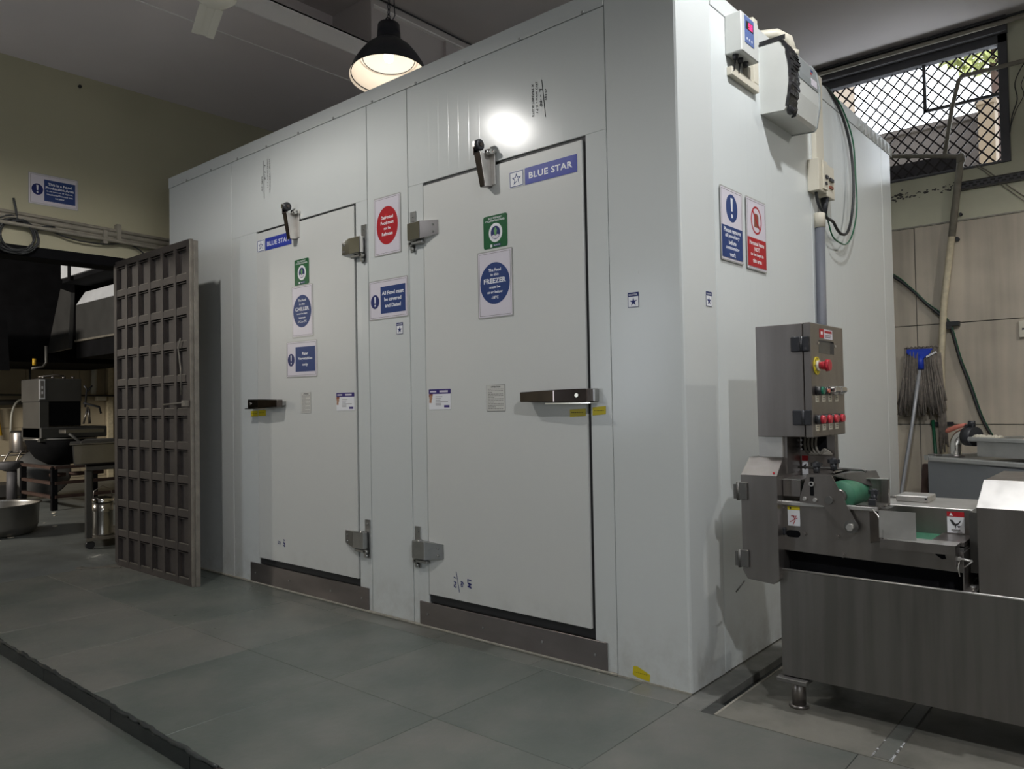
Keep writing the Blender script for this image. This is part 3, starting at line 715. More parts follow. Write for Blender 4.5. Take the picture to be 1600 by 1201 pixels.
# JEWELLERY and PERSONAL ITEMS on side wall
t = sign_base('food_sign', 'white and blue laminated sign reading Please remove all jewellery before commencing work', .458, 1.917, .227, .325, face='side', lift=.004)
part(t, 'blue', lambda b: flat_ellipse(b, 0, .075, .058, .062, .0014, .0018), 'blue_disc')
part(t, 'white', lambda b: exclaim(b, 0, .075, .092, .0018, .0022), 'exclamation_mark')
part(t, 'blue', lambda b: b.box(-.105, .105, -.148, -.008, .0014, .0018), 'blue_panel')
part(t, 'white', lambda b: [put_text(b, s, 0, y, w=ww, h=.0205, z=.0021, bold=.03) for s, y, ww in (('Please remove', -.026, .17), ('all jewellery', -.052, .145), ('before', -.078, .075), ('commencing', -.104, .135), ('work', -.130, .06))], 'lettering')
t = sign_base('food_sign', 'white and red laminated sign reading Personal Items NOT to be kept in this area', .722, 1.915, .225, .335, face='side', lift=.004)
part(t, 'red', lambda b: flat_ring(b, 0, .068, .060, .066, .009, .0014, .0018), 'red_ring')
part(t, 'brown', lambda b: (b.prism([(-.026, .035), (.026, .035), (.024, .088), (.012, .100), (-.012, .100), (-.026, .088)], 'z', .0014, .0017)), 'bag_picture')
part(t, 'red', lambda b: (b.prism([(-.046, .108), (-.038, .116), (.046, .028), (.038, .020)], 'z', .0018, .0021)), 'red_bar')
part(t, 'red', lambda b: b.box(-.105, .105, -.152, -.018, .0014, .0018), 'red_panel')
part(t, 'white', lambda b: [put_text(b, s, 0, y, w=ww, h=.020, z=.0021, bold=.03) for s, y, ww in (('Personal Items', -.042, .165), ('NOT', -.069, .06), ('to be kept in', -.096, .145), ('this area', -.123, .10))], 'lettering')
# green round-cornered stickers
for (cx, lab) in ((-.979, 'green sticker with a round leaf emblem above the freezer sign'), (-2.582, 'green sticker with a round leaf emblem above the chiller sign')):
    t = sign_base('eco_sticker', lab, cx, 1.976 if cx > -2 else 1.984, .155, .158, plane=-.006, cat='sticker', laminated=False)
    part(t, 'green', lambda b: flat_rect(b, -.076, .076, -.079, .079, 0, .0006, .010), 'sticker_base')
    part(t, 'white', lambda b: (flat_ellipse(b, .002, -.006, .043, .046, .0006, .0009)), 'white_disc')
    part(t, 'navy', lambda b: flat_ellipse(b, .002, -.006, .030, .032, .0009, .0012), 'blue_disc')
    part(t, 'leafgreen', lambda b: (b.prism([(.002, .022), (.012, .006), (.008, -.014), (.002, -.020), (-.004, -.014), (-.008, .006)], 'z', .0012, .0015)), 'leaf')
    part(t, 'paper', lambda b: (b.prism([(-.024, -.022), (-.010, -.014), (.002, -.022), (.014, -.014), (.028, -.020), (.014, -.034), (-.010, -.034)], 'z', .0012, .0015)), 'open_hands')
    part(t, 'white', lambda b: [put_text(b, 'ECO FRIENDLY', 0, .066, w=.085, h=.009, z=.0008, bold=.02), put_text(b, 'CYCLOPENTANE PANEL', 0, .053, w=.125, h=.009, z=.0008, bold=.02)], 'lettering')
    part(t, 'navy', lambda b: b.box(-.012, .034, -.072, -.060, .0006, .0008), 'name_strip')
    part(t, 'white', lambda b: (b.box(-.032, -.020, -.074, -.060, .0006, .0009), put_text(b, 'BLUE STAR', .011, -.066, w=.040, h=.006, z=.001, bold=.02)), 'small_lettering')
# maker's stickers
def maker(cx, cz, w_, lab, tint):
    h_ = .078
    t = sign_base('name_sticker', lab, cx, cz, w_, h_, plane=-.006, cat='sticker', laminated=False)
    x0 = -w_/2; sq = .088
    part(t, 'white', lambda b: b.box(x0, x0+sq, -h_/2, h_/2, 0, .0005), 'star_field')
    part(t, 'blue', lambda b: flat_frame(b, x0+.003, x0+sq-.003, -h_/2+.003, h_/2-.003, .004, .0005, .0008), 'frame')
    def st(b):
        cx0 = x0+sq/2; r, ri = .030, .0125; P = [(cx0+(r if i % 2 == 0 else ri)*math.sin(PI*i/5), -.001+(r if i % 2 == 0 else ri)*math.cos(PI*i/5)) for i in range(10)]
        Q = [(cx0+(x-cx0)*.62, -.001+(y+.001)*.62) for x, y in P]
        for i in range(10):
            if i == 4: continue
            j = (i+1) % 10; b.prism([P[i], P[j], Q[j], Q[i]], 'z', .0005, .0008)
    part(t, 'blue', st, 'star')
    part(t, 'blue_bright', lambda b: b.box(x0+sq+.008, w_/2, -h_/2, h_/2, 0, .0005), 'blue_field')
    part(t, 'white', lambda b: put_text(b, 'BLUE STAR', (x0+sq+.008+w_/2)/2, 0, w=(w_-sq-.008)*.84, h=.030, z=.0008, bold=.025, spacing=1.08), 'lettering')
maker(-.688, 2.200, .392, 'blue and white name sticker with a star at the top of the freezer door', 0)
maker(-2.886, 2.212, .395, 'blue and white name sticker with a star at the top of the chiller door', 0)
# small star stickers
def small_star(cx, cz, face, lab):
    t = sign_base('star_sticker', lab, cx, cz, .052, .062, face=face, cat='sticker', laminated=False)
    part(t, 'white', lambda b: b.box(-.026, .026, -.031, .031, 0, .0005), 'sticker_base')
    part(t, 'navy', lambda b: (flat_frame(b, -.026, .026, -.031, .031, .002, .0005, .0008), b.box(-.026, .026, .014, .031, .0005, .0009)), 'header')
    part(t, 'navy', lambda b: flat_star(b, 0, -.008, .019, .0005, .0009, .36), 'star')
    part(t, 'white', lambda b: put_text(b, 'BLUE STAR', 0, .022, w=.042, h=.006, z=.0011, bold=.02), 'lettering')
small_star(-1.686, 1.566, 'front', 'small star sticker under the All Food sign between the doors')
small_star(-.224, 1.570, 'front', 'small star sticker on the front corner panel right of the freezer door')
small_star(.226, 1.571, 'side', 'small star sticker on the side of the cold room below the jewellery sign')
# notices with lines of print
for cx, w_, lab in ((-2.551, .100, 'small white printed notice on the chiller door'), (-.994, .118, 'small framed printed notice on the freezer door')):
    t = sign_base('printed_notice', lab, cx, 1.178, w_, .126, plane=-.006, cat='notice', laminated=False)
    part(t, 'notice_paper', lambda b: b.box(-w_/2, w_/2, -.063, .063, 0, .0005), 'paper')
    part(t, 'ink', lambda b: put_text(b, 'ATTENTION', 0, .053, w=w_*.52, h=.008, z=.0008, bold=.03), 'heading')
    def lines(b):
        z = .041; k = 0
        while z > -.060:
            x0 = -w_/2+.010; x1 = w_/2-.010 if k % 3 != 2 else random.uniform(-.02, .01)
            x = x0
            while x < x1:
                l = random.uniform(.006, .016); b.box(x, min(x+l, x1), z, z+.0028, .0005, .0007); x += l+.003
            z -= .0078; k += 1
    part(t, 'ink_grey', lines, 'print_lines')['kind'] = 'stuff'
    part(t, 'ink_grey', lambda b: flat_frame(b, -w_/2, w_/2, -.063, .063, .0014 if cx > -2 else .0006, .0005, .0008), 'border')
for cx, w_, lab in ((-2.162, .168, 'white service card with purple header on the chiller door'), (-1.379, .16, 'white service card with purple header on the freezer door')):
    t = sign_base('service_card', lab, cx, 1.178, w_, .104, plane=-.006, cat='sticker', laminated=False)
    part(t, 'white', lambda b: flat_rect(b, -w_/2, w_/2, -.052, .052, 0, .0005, .004), 'card')
    part(t, 'purple', lambda b: flat_rect(b, -w_/2, w_/2, .028, .052, .0005, .0008, .004), 'header')
    part(t, 'skin', lambda b: (flat_ellipse(b, -w_/2+.014, .010, .012, .016, .0005, .0008, 16), b.box(-w_/2+.003, -w_/2+.020, -.018, -.002, .0005, .0008)), 'portrait')
    part(t, 'brown', lambda b: b.prism([(-w_/2+.001, .012), (-w_/2+.001, .028), (-w_/2+.030, .028), (-w_/2+.028, .016), (-w_/2+.014, .022)], 'z', .0008, .001), 'hair')
    part(t, 'paper', lambda b: (b.box(-w_/2+.010, -w_/2+.055, .036, .044, .0008, .001), b.box(.0, .06, .035, .045, .0008, .0010)), 'header_print')
    part(t, 'ink_grey', lambda b: [b.box(-.03, -.03+l, z, z+.0025, .0005, .0007) for z, l in ((.012, .05), (.003, .04), (-.006, .035), (-.014, .09), (-.022, .04), (-.030, .04))], 'print_lines')
    part(t, 'purple', lambda b: b.box(w_/2-.048, w_/2-.010, -.042, -.030, .0005, .0008), 'logo_strip')
# yellow tape pieces
def tape(name, lab, pts, plane=0.0):
    cx = sum(p[0] for p in pts)/len(pts); cz = sum(p[1] for p in pts)/len(pts)
    b = B().m('yellow'); b.prism([(x-cx, z-cz) for x, z in pts], 'z', 0, .0006)
    t = thing(name, lab, 'tape', (cx, plane-.0014, cz), (PI/2, 0, 0)); b.build('tape_strip', t, world=False)
    b = B().m('ink')
    x0 = min(p[0] for p in pts)-cx; x1 = max(p[0] for p in pts)-cx
    for k in range(7):
        xx = x0+(x1-x0)*(.12+.11*k); b.box(xx, xx+(x1-x0)*.05, -.001, .003, .0006, .0008)
    b.build('faint_print', t, world=False)
tape('yellow_tape', 'yellow tape strip on the freezer door just below its handle', [(-.557, 1.086), (-.472, 1.090), (-.472, 1.122), (-.557, 1.119)], -.006)
tape('yellow_tape', 'yellow tape strip on the frame right of the freezer door edge', [(-.440, 1.092), (-.372, 1.097), (-.371, 1.132), (-.440, 1.127)])
tape('yellow_tape', 'yellow tape strip on the frame below the chiller handle', [(-3.190, 1.095), (-3.108, 1.095), (-3.108, 1.134), (-3.193, 1.132)])
tape('yellow_tape', 'yellow tape strip on the chiller door below its handle', [(-3.092, 1.098), (-3.001, 1.100), (-3.001, 1.137), (-3.092, 1.136)], -.006)
tape('yellow_tape', 'torn yellow tape at the foot of the front corner panel', [(-.267, .024), (-.250, .017), (-.188, .010), (-.184, .038), (-.245, .061), (-.263, .058)])
# hand-written marks
def marks(name, lab, items, plane, key, lines_=()):
    cx = sum(i[1] for i in items)/len(items); cz = sum(i[2] for i in items)/len(items)
    t = thing(name, lab, 'writing', (cx, plane-.0012, cz), (PI/2, 0, 0))
    for (s, x, z, w_, h_, bold) in items:
        b = B().m(key); put_text(b, s, x-cx, z-cz, w=w_, h=h_, z=.0003, bold=bold, rot=-PI/2, shear=.2)
        b.build('handwritten_line', t, world=False)
    if lines_:
        b = B().m(key)
        for (xa, za, xb, zb) in lines_: b.prism([(xa-cx, za-cz), (xa-cx+.003, za-cz), (xb-cx+.003, zb-cz), (xb-cx, zb-cz)], 'z', 0, .0003)
        b.build('ruled_line', t, world=False)
marks('ink_marks', 'black handwritten notes running down the panel above the freezer door', [('X TRANSIT-SLOTS', -.738, 2.545, .155, .012, .015), ('(S1) wire - 2.71', -.715, 2.552, .145, .014, .015), ('L - 40', -.690, 2.545, .085, .014, .015), ('dilip', -.662, 2.551, .052, .016, .01)], 0, 'ink', ((-.685, 2.625, -.667, 2.45),))
marks('ink_marks', 'black handwritten notes running down the panel above the chiller door', [('WIRE - VERTICAL', -2.935, 2.655, .22, .012, .01), ('(SIZE) ONLY 1.71', -2.962, 2.675, .19, .014, .01), ('L 1-2', -2.992, 2.69, .10, .014, .01), ('OK 20', -3.028, 2.62, .10, .014, .01)], 0, 'ink', ((-3.012, 2.77, -3.005, 2.52),))
marks('ink_marks', 'blue handwritten marks low on the freezer door', [('1 P2', -1.290, .262, .055, .018, .02), ('fo', -1.240, .258, .03, .022, .02), ('LM', -1.190, .268, .045, .028, .02)], -.006, 'ink_blue', ((-1.283, .315, -1.262, .215),))
marks('ink_marks', 'blue handwritten marks low on the chiller door', [('F2', -2.862, .296, .02, .03, .02), ('LM', -2.805, .298, .05, .018, .02)], -.006, 'ink_blue')
marks('ink_marks', 'faint small mark near the far edge of the cold room side', [('LM', -.5, 10, .01, .01, .02)], 0, 'ink') if False else None

# ================================================================== BOXES ON THE SIDE WALL
# small temperature controller
t = thing('temperature_controller', 'small grey wall box with a blue panel and glowing red digits', 'controller', (0, .56, 2.76))
b = B().m('box_white').hull([(0, .446, 2.675), (0, .446, 2.852), (.078, .446, 2.675), (.078, .446, 2.852), (0, .63, 2.675), (0, .63, 2.852), (.078, .63, 2.675), (.078, .63, 2.852)], bev=.004).build('housing', t)
B().m('ctl_blue').box(.078, .0800, .480, .575, 2.722, 2.842).build('display_panel', t)
B().m('black').box(.0800, .0808, .490, .565, 2.785, 2.822).build('display', t)
b = B().m('led_red')
def digit(b, y, z, segs, w_=.016, h_=.026, tk=.004):
    S = {'a': (y, y+w_, z+h_-tk, z+h_), 'd': (y, y+w_, z, z+tk), 'g': (y, y+w_, z+h_/2-tk/2, z+h_/2+tk/2), 'f': (y, y+tk, z+h_/2, z+h_), 'b': (y+w_-tk, y+w_, z+h_/2, z+h_), 'e': (y, y+tk, z, z+h_/2), 'c': (y+w_-tk, y+w_, z, z+h_/2)}
    for q in segs: a = S[q]; b.box(.0808, .0815, a[0], a[1], a[2], a[3])
digit(b, .518, 2.791, 'afgcd'); digit(b, .540, 2.791, 'afgcdeb')
b.build('digits', t)
B().m('white').box(.0800, .0806, .495, .505, 2.738, 2.748).box(.0800, .0806, .520, .530, 2.738, 2.748).box(.0800, .0806, .545, .555, 2.738, 2.748).build('keys', t)
for k, yy in enumerate((.475, .525, .58)):
    b = B().m('black').cyl((.035, yy, 2.676), (.035, yy, 2.655), .014, .011, 12)
    if k < 2: b.m('cable').tube([(.035, yy, 2.66), (.03, yy, 2.63), (.024, yy+.003, 2.61)], .004, 6)
    b.build('cable_gland', t)
t = thing('cable_trunking', 'ivory cable trunking bent around below the small controller box', 'trunking', (0, .6, 2.6))
b = B().m('pvc').box(0, .025, .458, .752, 2.588, 2.625, bev=.002).build('trunk_run', t)
b = B().m('pvc').box(0, .025, .70, .752, 2.627, 2.935, bev=.002).build('trunk_riser', t)
b = B().m('pvc').box(0, .025, .63, .66, 2.627, 2.68, bev=.002).build('trunk_stub', t)
b = B().m('cast').cyl((.01, .468, 2.606), (.027, .468, 2.606), .004, n=8).build('screw', t)
# large electrical panel box
t = thing('electrical_panel', 'large white rounded control cabinet wrapped at one edge in black film', 'control box', (0, 1.04, 2.67))
prof = [(0, 2.514), (.114, 2.506), (.127, 2.522), (.144, 2.62), (.145, 2.72), (.131, 2.80), (.108, 2.84), (0, 2.862)]
b = B().m('box_white').prism(prof, 'y', .822, 1.215).build('housing', t)
prof2 = [(0, 2.510), (.116, 2.502), (.131, 2.520), (.149, 2.62), (.150, 2.72), (.136, 2.803), (.110, 2.845), (0, 2.866)]
B().m('grey_glass').prism(prof2, 'y', 1.2155, 1.225).build('edge_trim', t)
B().m('grey_glass').prism([(.142, 2.690), (.1475, 2.690), (.1480, 2.722), (.134, 2.806), (.127, 2.806), (.142, 2.72)], 'y', .945, 1.205).build('window_flap', t)
b = B().m('paper'); b.prism([(.1480, 2.700), (.1490, 2.700), (.1480, 2.735), (.1460, 2.735)], 'y', 1.10, 1.18); b.m('red').prism([(.1420, 2.757), (.1440, 2.757), (.142, 2.768), (.140, 2.768)], 'y', 1.11, 1.125)
b.m('blue').prism([(.138, 2.775), (.1405, 2.775), (.138, 2.787), (.136, 2.787)], 'y', 1.12, 1.15); b.build('indicator_row', t)
b = B().m('film_black')
n_ = 22
for i in range(n_):
    u = i/(n_-1)
    # follow the front curve
    k = u*4; seg = min(int(k), 3); fr = k-seg
    P = [(.126, 2.522), (.144, 2.62), (.145, 2.72), (.131, 2.80), (.104, 2.845)]
    px = P[seg][0]*(1-fr)+P[seg+1][0]*fr; pz = P[seg][1]*(1-fr)+P[seg+1][1]*fr
    w0 = .818+random.uniform(-.002, .004); w1 = .925+random.uniform(-.012, .012)+(.03 if .55 < u < .75 else 0)
    if i: b.hull([(a+dx, yy, z_) for (a, z_, y0_, y1_) in ((pp[0], pp[1], pp[2], pp[3]), (px, pz, w0, w1)) for yy in (y0_, y1_) for dx in (-.006, .004+random.random()*.010)])
    pp = (px, pz, w0, w1)
b.m('film_black').tube([(.120, .84, 2.53), (.128, .87, 2.510), (.135, .90, 2.520), (.128, .915, 2.50), (.12, .90, 2.49)], [.014, .02, .016, .01, .004], 7)
b.m('film_black').box(.0, .128, .8195, .8225, 2.84, 2.862)
b.build('black_wrap', t)
t = thing('flexible_conduit', 'ivory flexible pipe bend on top edge above the large cabinet', 'conduit', (0, 1.1, 2.93))
b = B().m('pvc').tube([(-.14, .95, 2.945), (-.05, .96, 2.965), (.02, 1.0, 2.965), (.06, 1.05, 2.94), (.07, 1.08, 2.87)], .022, 10)
for k in range(9): pass
b.build('bend', t); B().m('pvc').cyl((.07, 1.08, 2.862), (.07, 1.08, 2.885), .028, n=14).build('collar', t)
# vertical trunking from the roof to the switch boxes
t = thing('cable_trunking', 'ivory vertical trunking between the cabinet and the small switch boxes', 'trunking', (0, 1.55, 2.6))
B().m('pvc').box(0, .025, 1.512, 1.575, 2.40, 2.93, bev=.002).build('trunk_cover', t); B().m('pvc').box(0, .022, 1.580, 1.640, 2.40, 2.94, bev=.002).build('trunk_cover', t)
# breaker boxes
t = thing('breaker_box', 'small cream switch box with black cable below, nearer one of the pair', 'switch box', (0, 1.48, 2.35))
B().m('pvc').box(0, .062, 1.43, 1.54, 2.262, 2.435, bev=.003).build('housing', t)
B().m('pvc').box(.062, .072, 1.475, 1.542, 2.275, 2.43, bev=.002).build('cover', t)
B().m('black').box(.072, .080, 1.50, 1.532, 2.335, 2.352).box(.072, .078, 1.498, 1.52, 2.30, 2.315).build('toggle', t)
t = thing('breaker_box', 'small cream switch box farther right, beside the green looped wire', 'switch box', (0, 1.63, 2.35))
B().m('pvc').box(0, .055, 1.575, 1.70, 2.255, 2.435, bev=.003).build('housing', t)
B().m('black').box(.055, .066, 1.605, 1.665, 2.345, 2.362).build('toggle', t)
B().m('brown').box(.055, .063, 1.61, 1.66, 2.305, 2.320).build('indicator', t)
B().m('black').cyl((.03, 1.61, 2.262), (.03, 1.60, 2.16), .024, .012, 12).build('cable_boot', t)
# conduit
t = thing('wall_conduit', 'grey blue vertical conduit on the side of the cold room', 'conduit', (.02, 1.53, 1.0))
B().m('conduit_blue').tube([(.024, 1.535, 2.10), (.024, 1.52, 1.4), (.024, 1.50, .1)], .0255, 14).build('pipe', t)
B().m('pvc').lathe([(.0, 0), (.029, 0), (.030, .075), (.027, .08), (0, .085)], (.024, 1.535, 2.08), 14).build('taped_joint', t)
# looped cables
t = thing('power_cable', 'thick black cable looping below the switch boxes and up to the roof edge', 'cable', (.05, 1.8, 2.3))
pts = [(.03, 1.47, 2.27), (.035, 1.49, 2.20), (.05, 1.56, 2.14), (.05, 1.62, 2.135), (.05, 1.68, 2.13), (.05, 1.74, 2.10), (.05, 1.82, 2.085), (.05, 1.92, 2.11), (.05, 2.0, 2.2), (.05, 2.06, 2.35), (.045, 2.08, 2.5), (.04, 2.06, 2.65), (.03, 2.0, 2.78), (.015, 1.9, 2.88), (0, 1.78, 2.93), (-.06, 1.70, 2.945)]
def smooth(pts, n=4):
    P = [Vector(p) for p in pts]; out = []
    for i in range(len(P)-1):
        p0 = P[max(i-1, 0)]; p1 = P[i]; p2 = P[i+1]; p3 = P[min(i+2, len(P)-1)]
        for k in range(n):
            u = k/n; out.append(.5*((2*p1)+(-p0+p2)*u+(2*p0-5*p1+4*p2-p3)*u*u+(-p0+3*p1-3*p2+p3)*u**3))
    out.append(P[-1]); return out
B().m('cable').tube(smooth(pts), .0085, 8).build('sheath', t)
t = thing('green_wire', 'thin green earth wire looping beside the black cable', 'wire', (.05, 1.8, 2.2))
pts = [(.03, 1.60, 2.24), (.04, 1.63, 2.12), (.045, 1.68, 2.05), (.05, 1.78, 2.03), (.05, 1.90, 2.04), (.05, 2.02, 2.12), (.055, 2.10, 2.28), (.05, 2.11, 2.5), (.045, 2.10, 2.68), (.035, 2.03, 2.80), (.02, 1.93, 2.89), (.0, 1.80, 2.94)]
B().m('cable_green').tube(smooth(pts), .0045, 6).build('insulation', t)

# ================================================================== IRON GATE (parallel to the cold room front)
GX0, GX1, GY, GH = -4.545, -3.405, -.30, 2.245
t = thing('iron_gate', 'dark brown iron gate leaf with rows of recessed panels, standing open', 'gate', ((GX0+GX1)/2, GY, 0))
nc, nr = 6, 10; cw = (GX1-GX0)/nc; chh = (GH-.02)/nr
for i in range(nc+1):
    x = GX0+i*cw; wv = .017 if 0 < i < nc else .024
    B().m('gate').box(x-wv, x+wv, GY-.018, GY+.014, .02, GH).build('upright_bar', t)
for j in range(nr+1):
    z = .02+j*chh; B().m('gate').box(GX0, GX1, GY-.016, GY+.012, z-.022, z+.022).build('cross_bar', t)
pm = None
for i in range(nc):
    for j in range(nr):
        cx, cz = GX0+(i+.5)*cw, .02+(j+.5)*chh
        if pm is None:
            b = B().m('gate'); a, c = cw/2-.018, chh/2-.022
            b.prism([(-a, -c), (a, -c), (a, c), (-a, c)], 'y', .008, .014)
            b.box(-a, a, -.013, .008, c-.014, c-.011); b.box(-a, -a+.003, -.013, .008, -c, c); b.box(a-.003, a, -.013, .008, -c, c)
            b.m('gate_edge').box(-a+.01, a-.004, -.015, -.009, -c+.001, -c+.006)
            pm = b.build('panel', t, loc=(cx-t.location.x, 0, cz), world=False); o = pm
        else:
            o = pm.copy(); COL.objects.link(o); o.parent = t; o.location = (cx-t.location.x, 0, cz)
B().m('gate_edge').box(GX1+.020, GX1+.034, GY-.022, GY+.004, .0, GH+.02, bev=.002).build('edge_angle', t)
B().m('gate_edge').box(GX1+.036, GX1+.050, GY-.004, GY+.026, .0, GH+.01, bev=.002).build('edge_angle', t)
b = B().m('gate_edge').tube([(GX1-.30, GY-.045, 1.185), (GX1+.0, GY-.045, 1.195)], .006, 8); b.box(GX1-.04, GX1, GY-.05, GY-.016, 1.17, 1.21)
b.build('slide_bolt', t)
B().m('gate_edge').tube([(GX1-.085, GY-.03, 1.245), (GX1-.07, GY-.04, 1.42), (GX1-.12, GY-.03, 1.56), (GX1-.09, GY-.03, 1.62)], .005, 6).build('pull_rod', t)
b = B().m('gate_edge')
for zz in (.35, 1.15, 1.95): b.cyl((GX0-.032, GY, zz-.05), (GX0-.032, GY, zz+.05), .013, n=12)
b.build('hinge_knuckles', t)

# ================================================================== LEFT WALL SERVICES
t = thing('conduit_run', 'bundle of horizontal pipes along the cream wall above the kitchen opening', 'pipes', (-4.57, -1, 2.45))
for (z0, z1, r, key, xo) in ((2.535, 2.50, .013, 'pipe_grey', .02), (2.50, 2.46, .022, 'pvc', .03), (2.475, 2.435, .018, 'pipe_grey', .02), (2.45, 2.405, .014, 'pipe_grey', .05)):
    B().m(key if key != 'pvc' else 'pipe_grey').tube([(-4.6+xo, -3.4, z0+.03), (-4.6+xo, -1.0, z0), (-4.6+xo, -.4, z0-.018), (-4.6+xo, .9, z1-.02)], r, 8).build('pipe', t)
B().m('cable').tube(smooth([(-4.57, -.75, 2.44), (-4.56, -.6, 2.40), (-4.56, -.4, 2.395), (-4.56, -.2, 2.42), (-4.56, -.05, 2.33)]), .006, 6).build('loose_wire', t)
B().m('pipe_grey').box(-4.6, -4.54, -.40, -.37, 2.40, 2.50).build('clamp', t); B().m('pipe_grey').box(-4.6, -4.545, -.30, -.27, 2.44, 2.56).build('clamp', t)
t = thing('cable_coil', 'black coiled cable hanging on the cream wall above the kitchen opening', 'cable', (-4.54, -.95, 2.4))
b = B().m('cable')
for k in range(6):
    r = .115+random.uniform(-.022, .022); oy, oz = random.uniform(-.02, .02), random.uniform(-.02, .02)
    b.tube([(-4.545-random.uniform(0, .02), -.965+oy+r*math.cos(a*2*PI/26), 2.375+oz+r*.92*math.sin(a*2*PI/26)) for a in range(26)], .0065, 6, closed=True)
b.build('coil', t)
B().m('cable').tube(smooth([(-4.56, -.98, 2.63), (-4.56, -.965, 2.55), (-4.55, -.96, 2.46)]), .008, 6).build('tie', t)
B().m('cable').tube(smooth([(-4.56, -.86, 2.40), (-4.56, -.80, 2.46), (-4.56, -.72, 2.47)]), .006, 6).build('loose_end', t)
t = thing('wall_screw', 'small dark screw hole high on the cream wall', 'screw', (-4.6, -.54, 3.55)); B().m('ink').cyl((-4.6, -.54, 3.55), (-4.585, -.54, 3.55), .012, n=10).build('head', t)

# ================================================================== PENDANT LAMPS
def pendant(loc, lab, energy, chain_top, color=(1.0, .92, .82), tilt=(0, 0), group=None):
    t = thing('pendant_lamp', lab, 'lamp', loc, group=group)
    t.rotation_euler = (tilt[0], tilt[1], 0); t.scale = (.79, .79, .79)
    R = .30
    b = B().m('lampblack')
    outer = [(.055, .415), (.085, .405), (.090, .33), (.094, .27), (.125, .245), (.185, .19), (.235, .12), (.275, .05), (R, -.02), (R+.004, -.03)]
    b.lathe(outer, n=40); b.build('lamp_shade', t, world=False)
    b = B().m('lampwhite'); inner = [(R+.002, -.03), (R-.006, -.02), (.268, .05), (.228, .118), (.178, .186), (.118, .238), (.085, .25), (.0005, .25)]
    b.lathe(inner, n=40); b.build('reflector', t, world=False)
    b = B().m('lampblack'); b.tube([((R-.012)*math.cos(a*2*PI/32), (R-.012)*math.sin(a*2*PI/32), -.01) for a in range(32)], .004, 6, closed=True)
    b.build('rim_ring', t, world=False)
    b = B().m('lampblack'); b.tube([(.20*math.cos(a*2*PI/32), .20*math.sin(a*2*PI/32), .115) for a in range(32)], .0035, 6, closed=True)
    b.build('inner_ring', t, world=False)
    b = B().m('bulb'); b.lathe([(.001, .098), (.03, .104), (.040, .125), (.040, .15), (.03, .17), (.02, .2)], n=20); b.m('lampwhite').cyl((0, 0, .19), (0, 0, .26), .022, n=14); b.build('light_bulb', t, world=False)
    b = B().m('lampblack'); b.tube([(0, .028*math.cos(a*2*PI/16), .445+.028*math.sin(a*2*PI/16)) for a in range(16)], .005, 6, closed=True)
    b.build('hanging_ring', t, world=False)
    b = B().m('lampblack')
    n = int(((chain_top-loc[2])/.79-.47)/.045)
    for k in range(n+1):
        z = .48+k*.045
        b.tube([((.011*math.cos(a) if k % 2 else 0), (0 if k % 2 else .011*math.cos(a)), z+.028*math.sin(a)) for a in [i*2*PI/10 for i in range(10)]], .0035, 5, closed=True)
    b.build('chain', t, world=False)
    b = B().m('lampblack'); b.tube([(.02, 0, .41), (.05, .02, .48), (.03, .03, .6), (.02, .01, (chain_top-loc[2])/.79)], .004, 6); b.build('flex', t, world=False)
    l = lamp('pendant_light', 'POINT', (0, 0, 0), energy, color, .04); l.parent = t; l.location = (0, 0, .050)
    return t
pendant((-2.11, .31, 3.178), 'black enamel dome pendant lamp, lit, hanging above the cold room', 1.7, 4.12, tilt=(-.10, -.10))
pendant((-2.28, -1.62, 3.20), 'black dome pendant lamp hanging in front of the chiller door', 74, 4.12, (1, .98, .95), group='pendant lamps of the hall outside the picture')
pendant((.92, .02, 3.62), 'black dome pendant lamp hanging over the cutting machine', 130, 4.12, (.95, .97, 1.0), group='pendant lamps of the hall outside the picture')
pendant((2.5, -2.4, 3.15), 'black dome pendant lamp hanging near the loading side of the hall', 165, 4.12, (.95, .97, 1.0), group='pendant lamps of the hall outside the picture')

pendant((2.4, 2.3, 3.30), 'black dome pendant lamp hanging beyond the sink area', 70, 4.12, (1, .97, .92), group='pendant lamps of the hall outside the picture')

# ceiling fan
t = thing('ceiling_fan', 'cream ceiling fan with ribbed blades hanging from the low ceiling', 'fan', (-2.24, -.74, 3.30))
b = B().m('fan').lathe([(.001, -.05), (.07, -.048), (.105, -.02), (.11, .02), (.08, .05), (.03, .06), (.001, .06)], n=32); b.build('motor', t, world=False)
B().m('fan').cyl((0, 0, .05), (0, 0, .36), .012, n=10).build('down_rod', t, world=False)
B().m('fan').lathe([(.02, .26), (.06, .32), (.06, .36)], n=20).build('canopy', t, world=False)
for ang in (160, 38, 279):
    b = B().m('fan'); mt = Matrix.Rotation(math.radians(ang), 4, 'Z') @ Matrix.Rotation(.13, 4, 'X')
    for (y0, y1, dz) in ((-.062, -.022, 0), (-.022, .020, .004), (.020, .058, 0)):
        b.box(.14, .50, y0, y1, -.004+dz, .002+dz, mt=mt)
    b.box(.08, .18, -.018, .018, -.006, -.001, mt=mt)
    b.build('blade', t, world=False)

# wire along the upper beam
t = thing('ceiling_wire', 'dark wire running along the joint of beam and upper ceiling', 'wire', (-2.82, 0, 4.1))
B().m('cable').tube([(-2.828, -2.5, 4.108), (-2.826, .2, 4.110), (-2.828, 1.75, 4.105), (-2.828, 1.86, 4.108)], .006, 6).build('insulation', t)

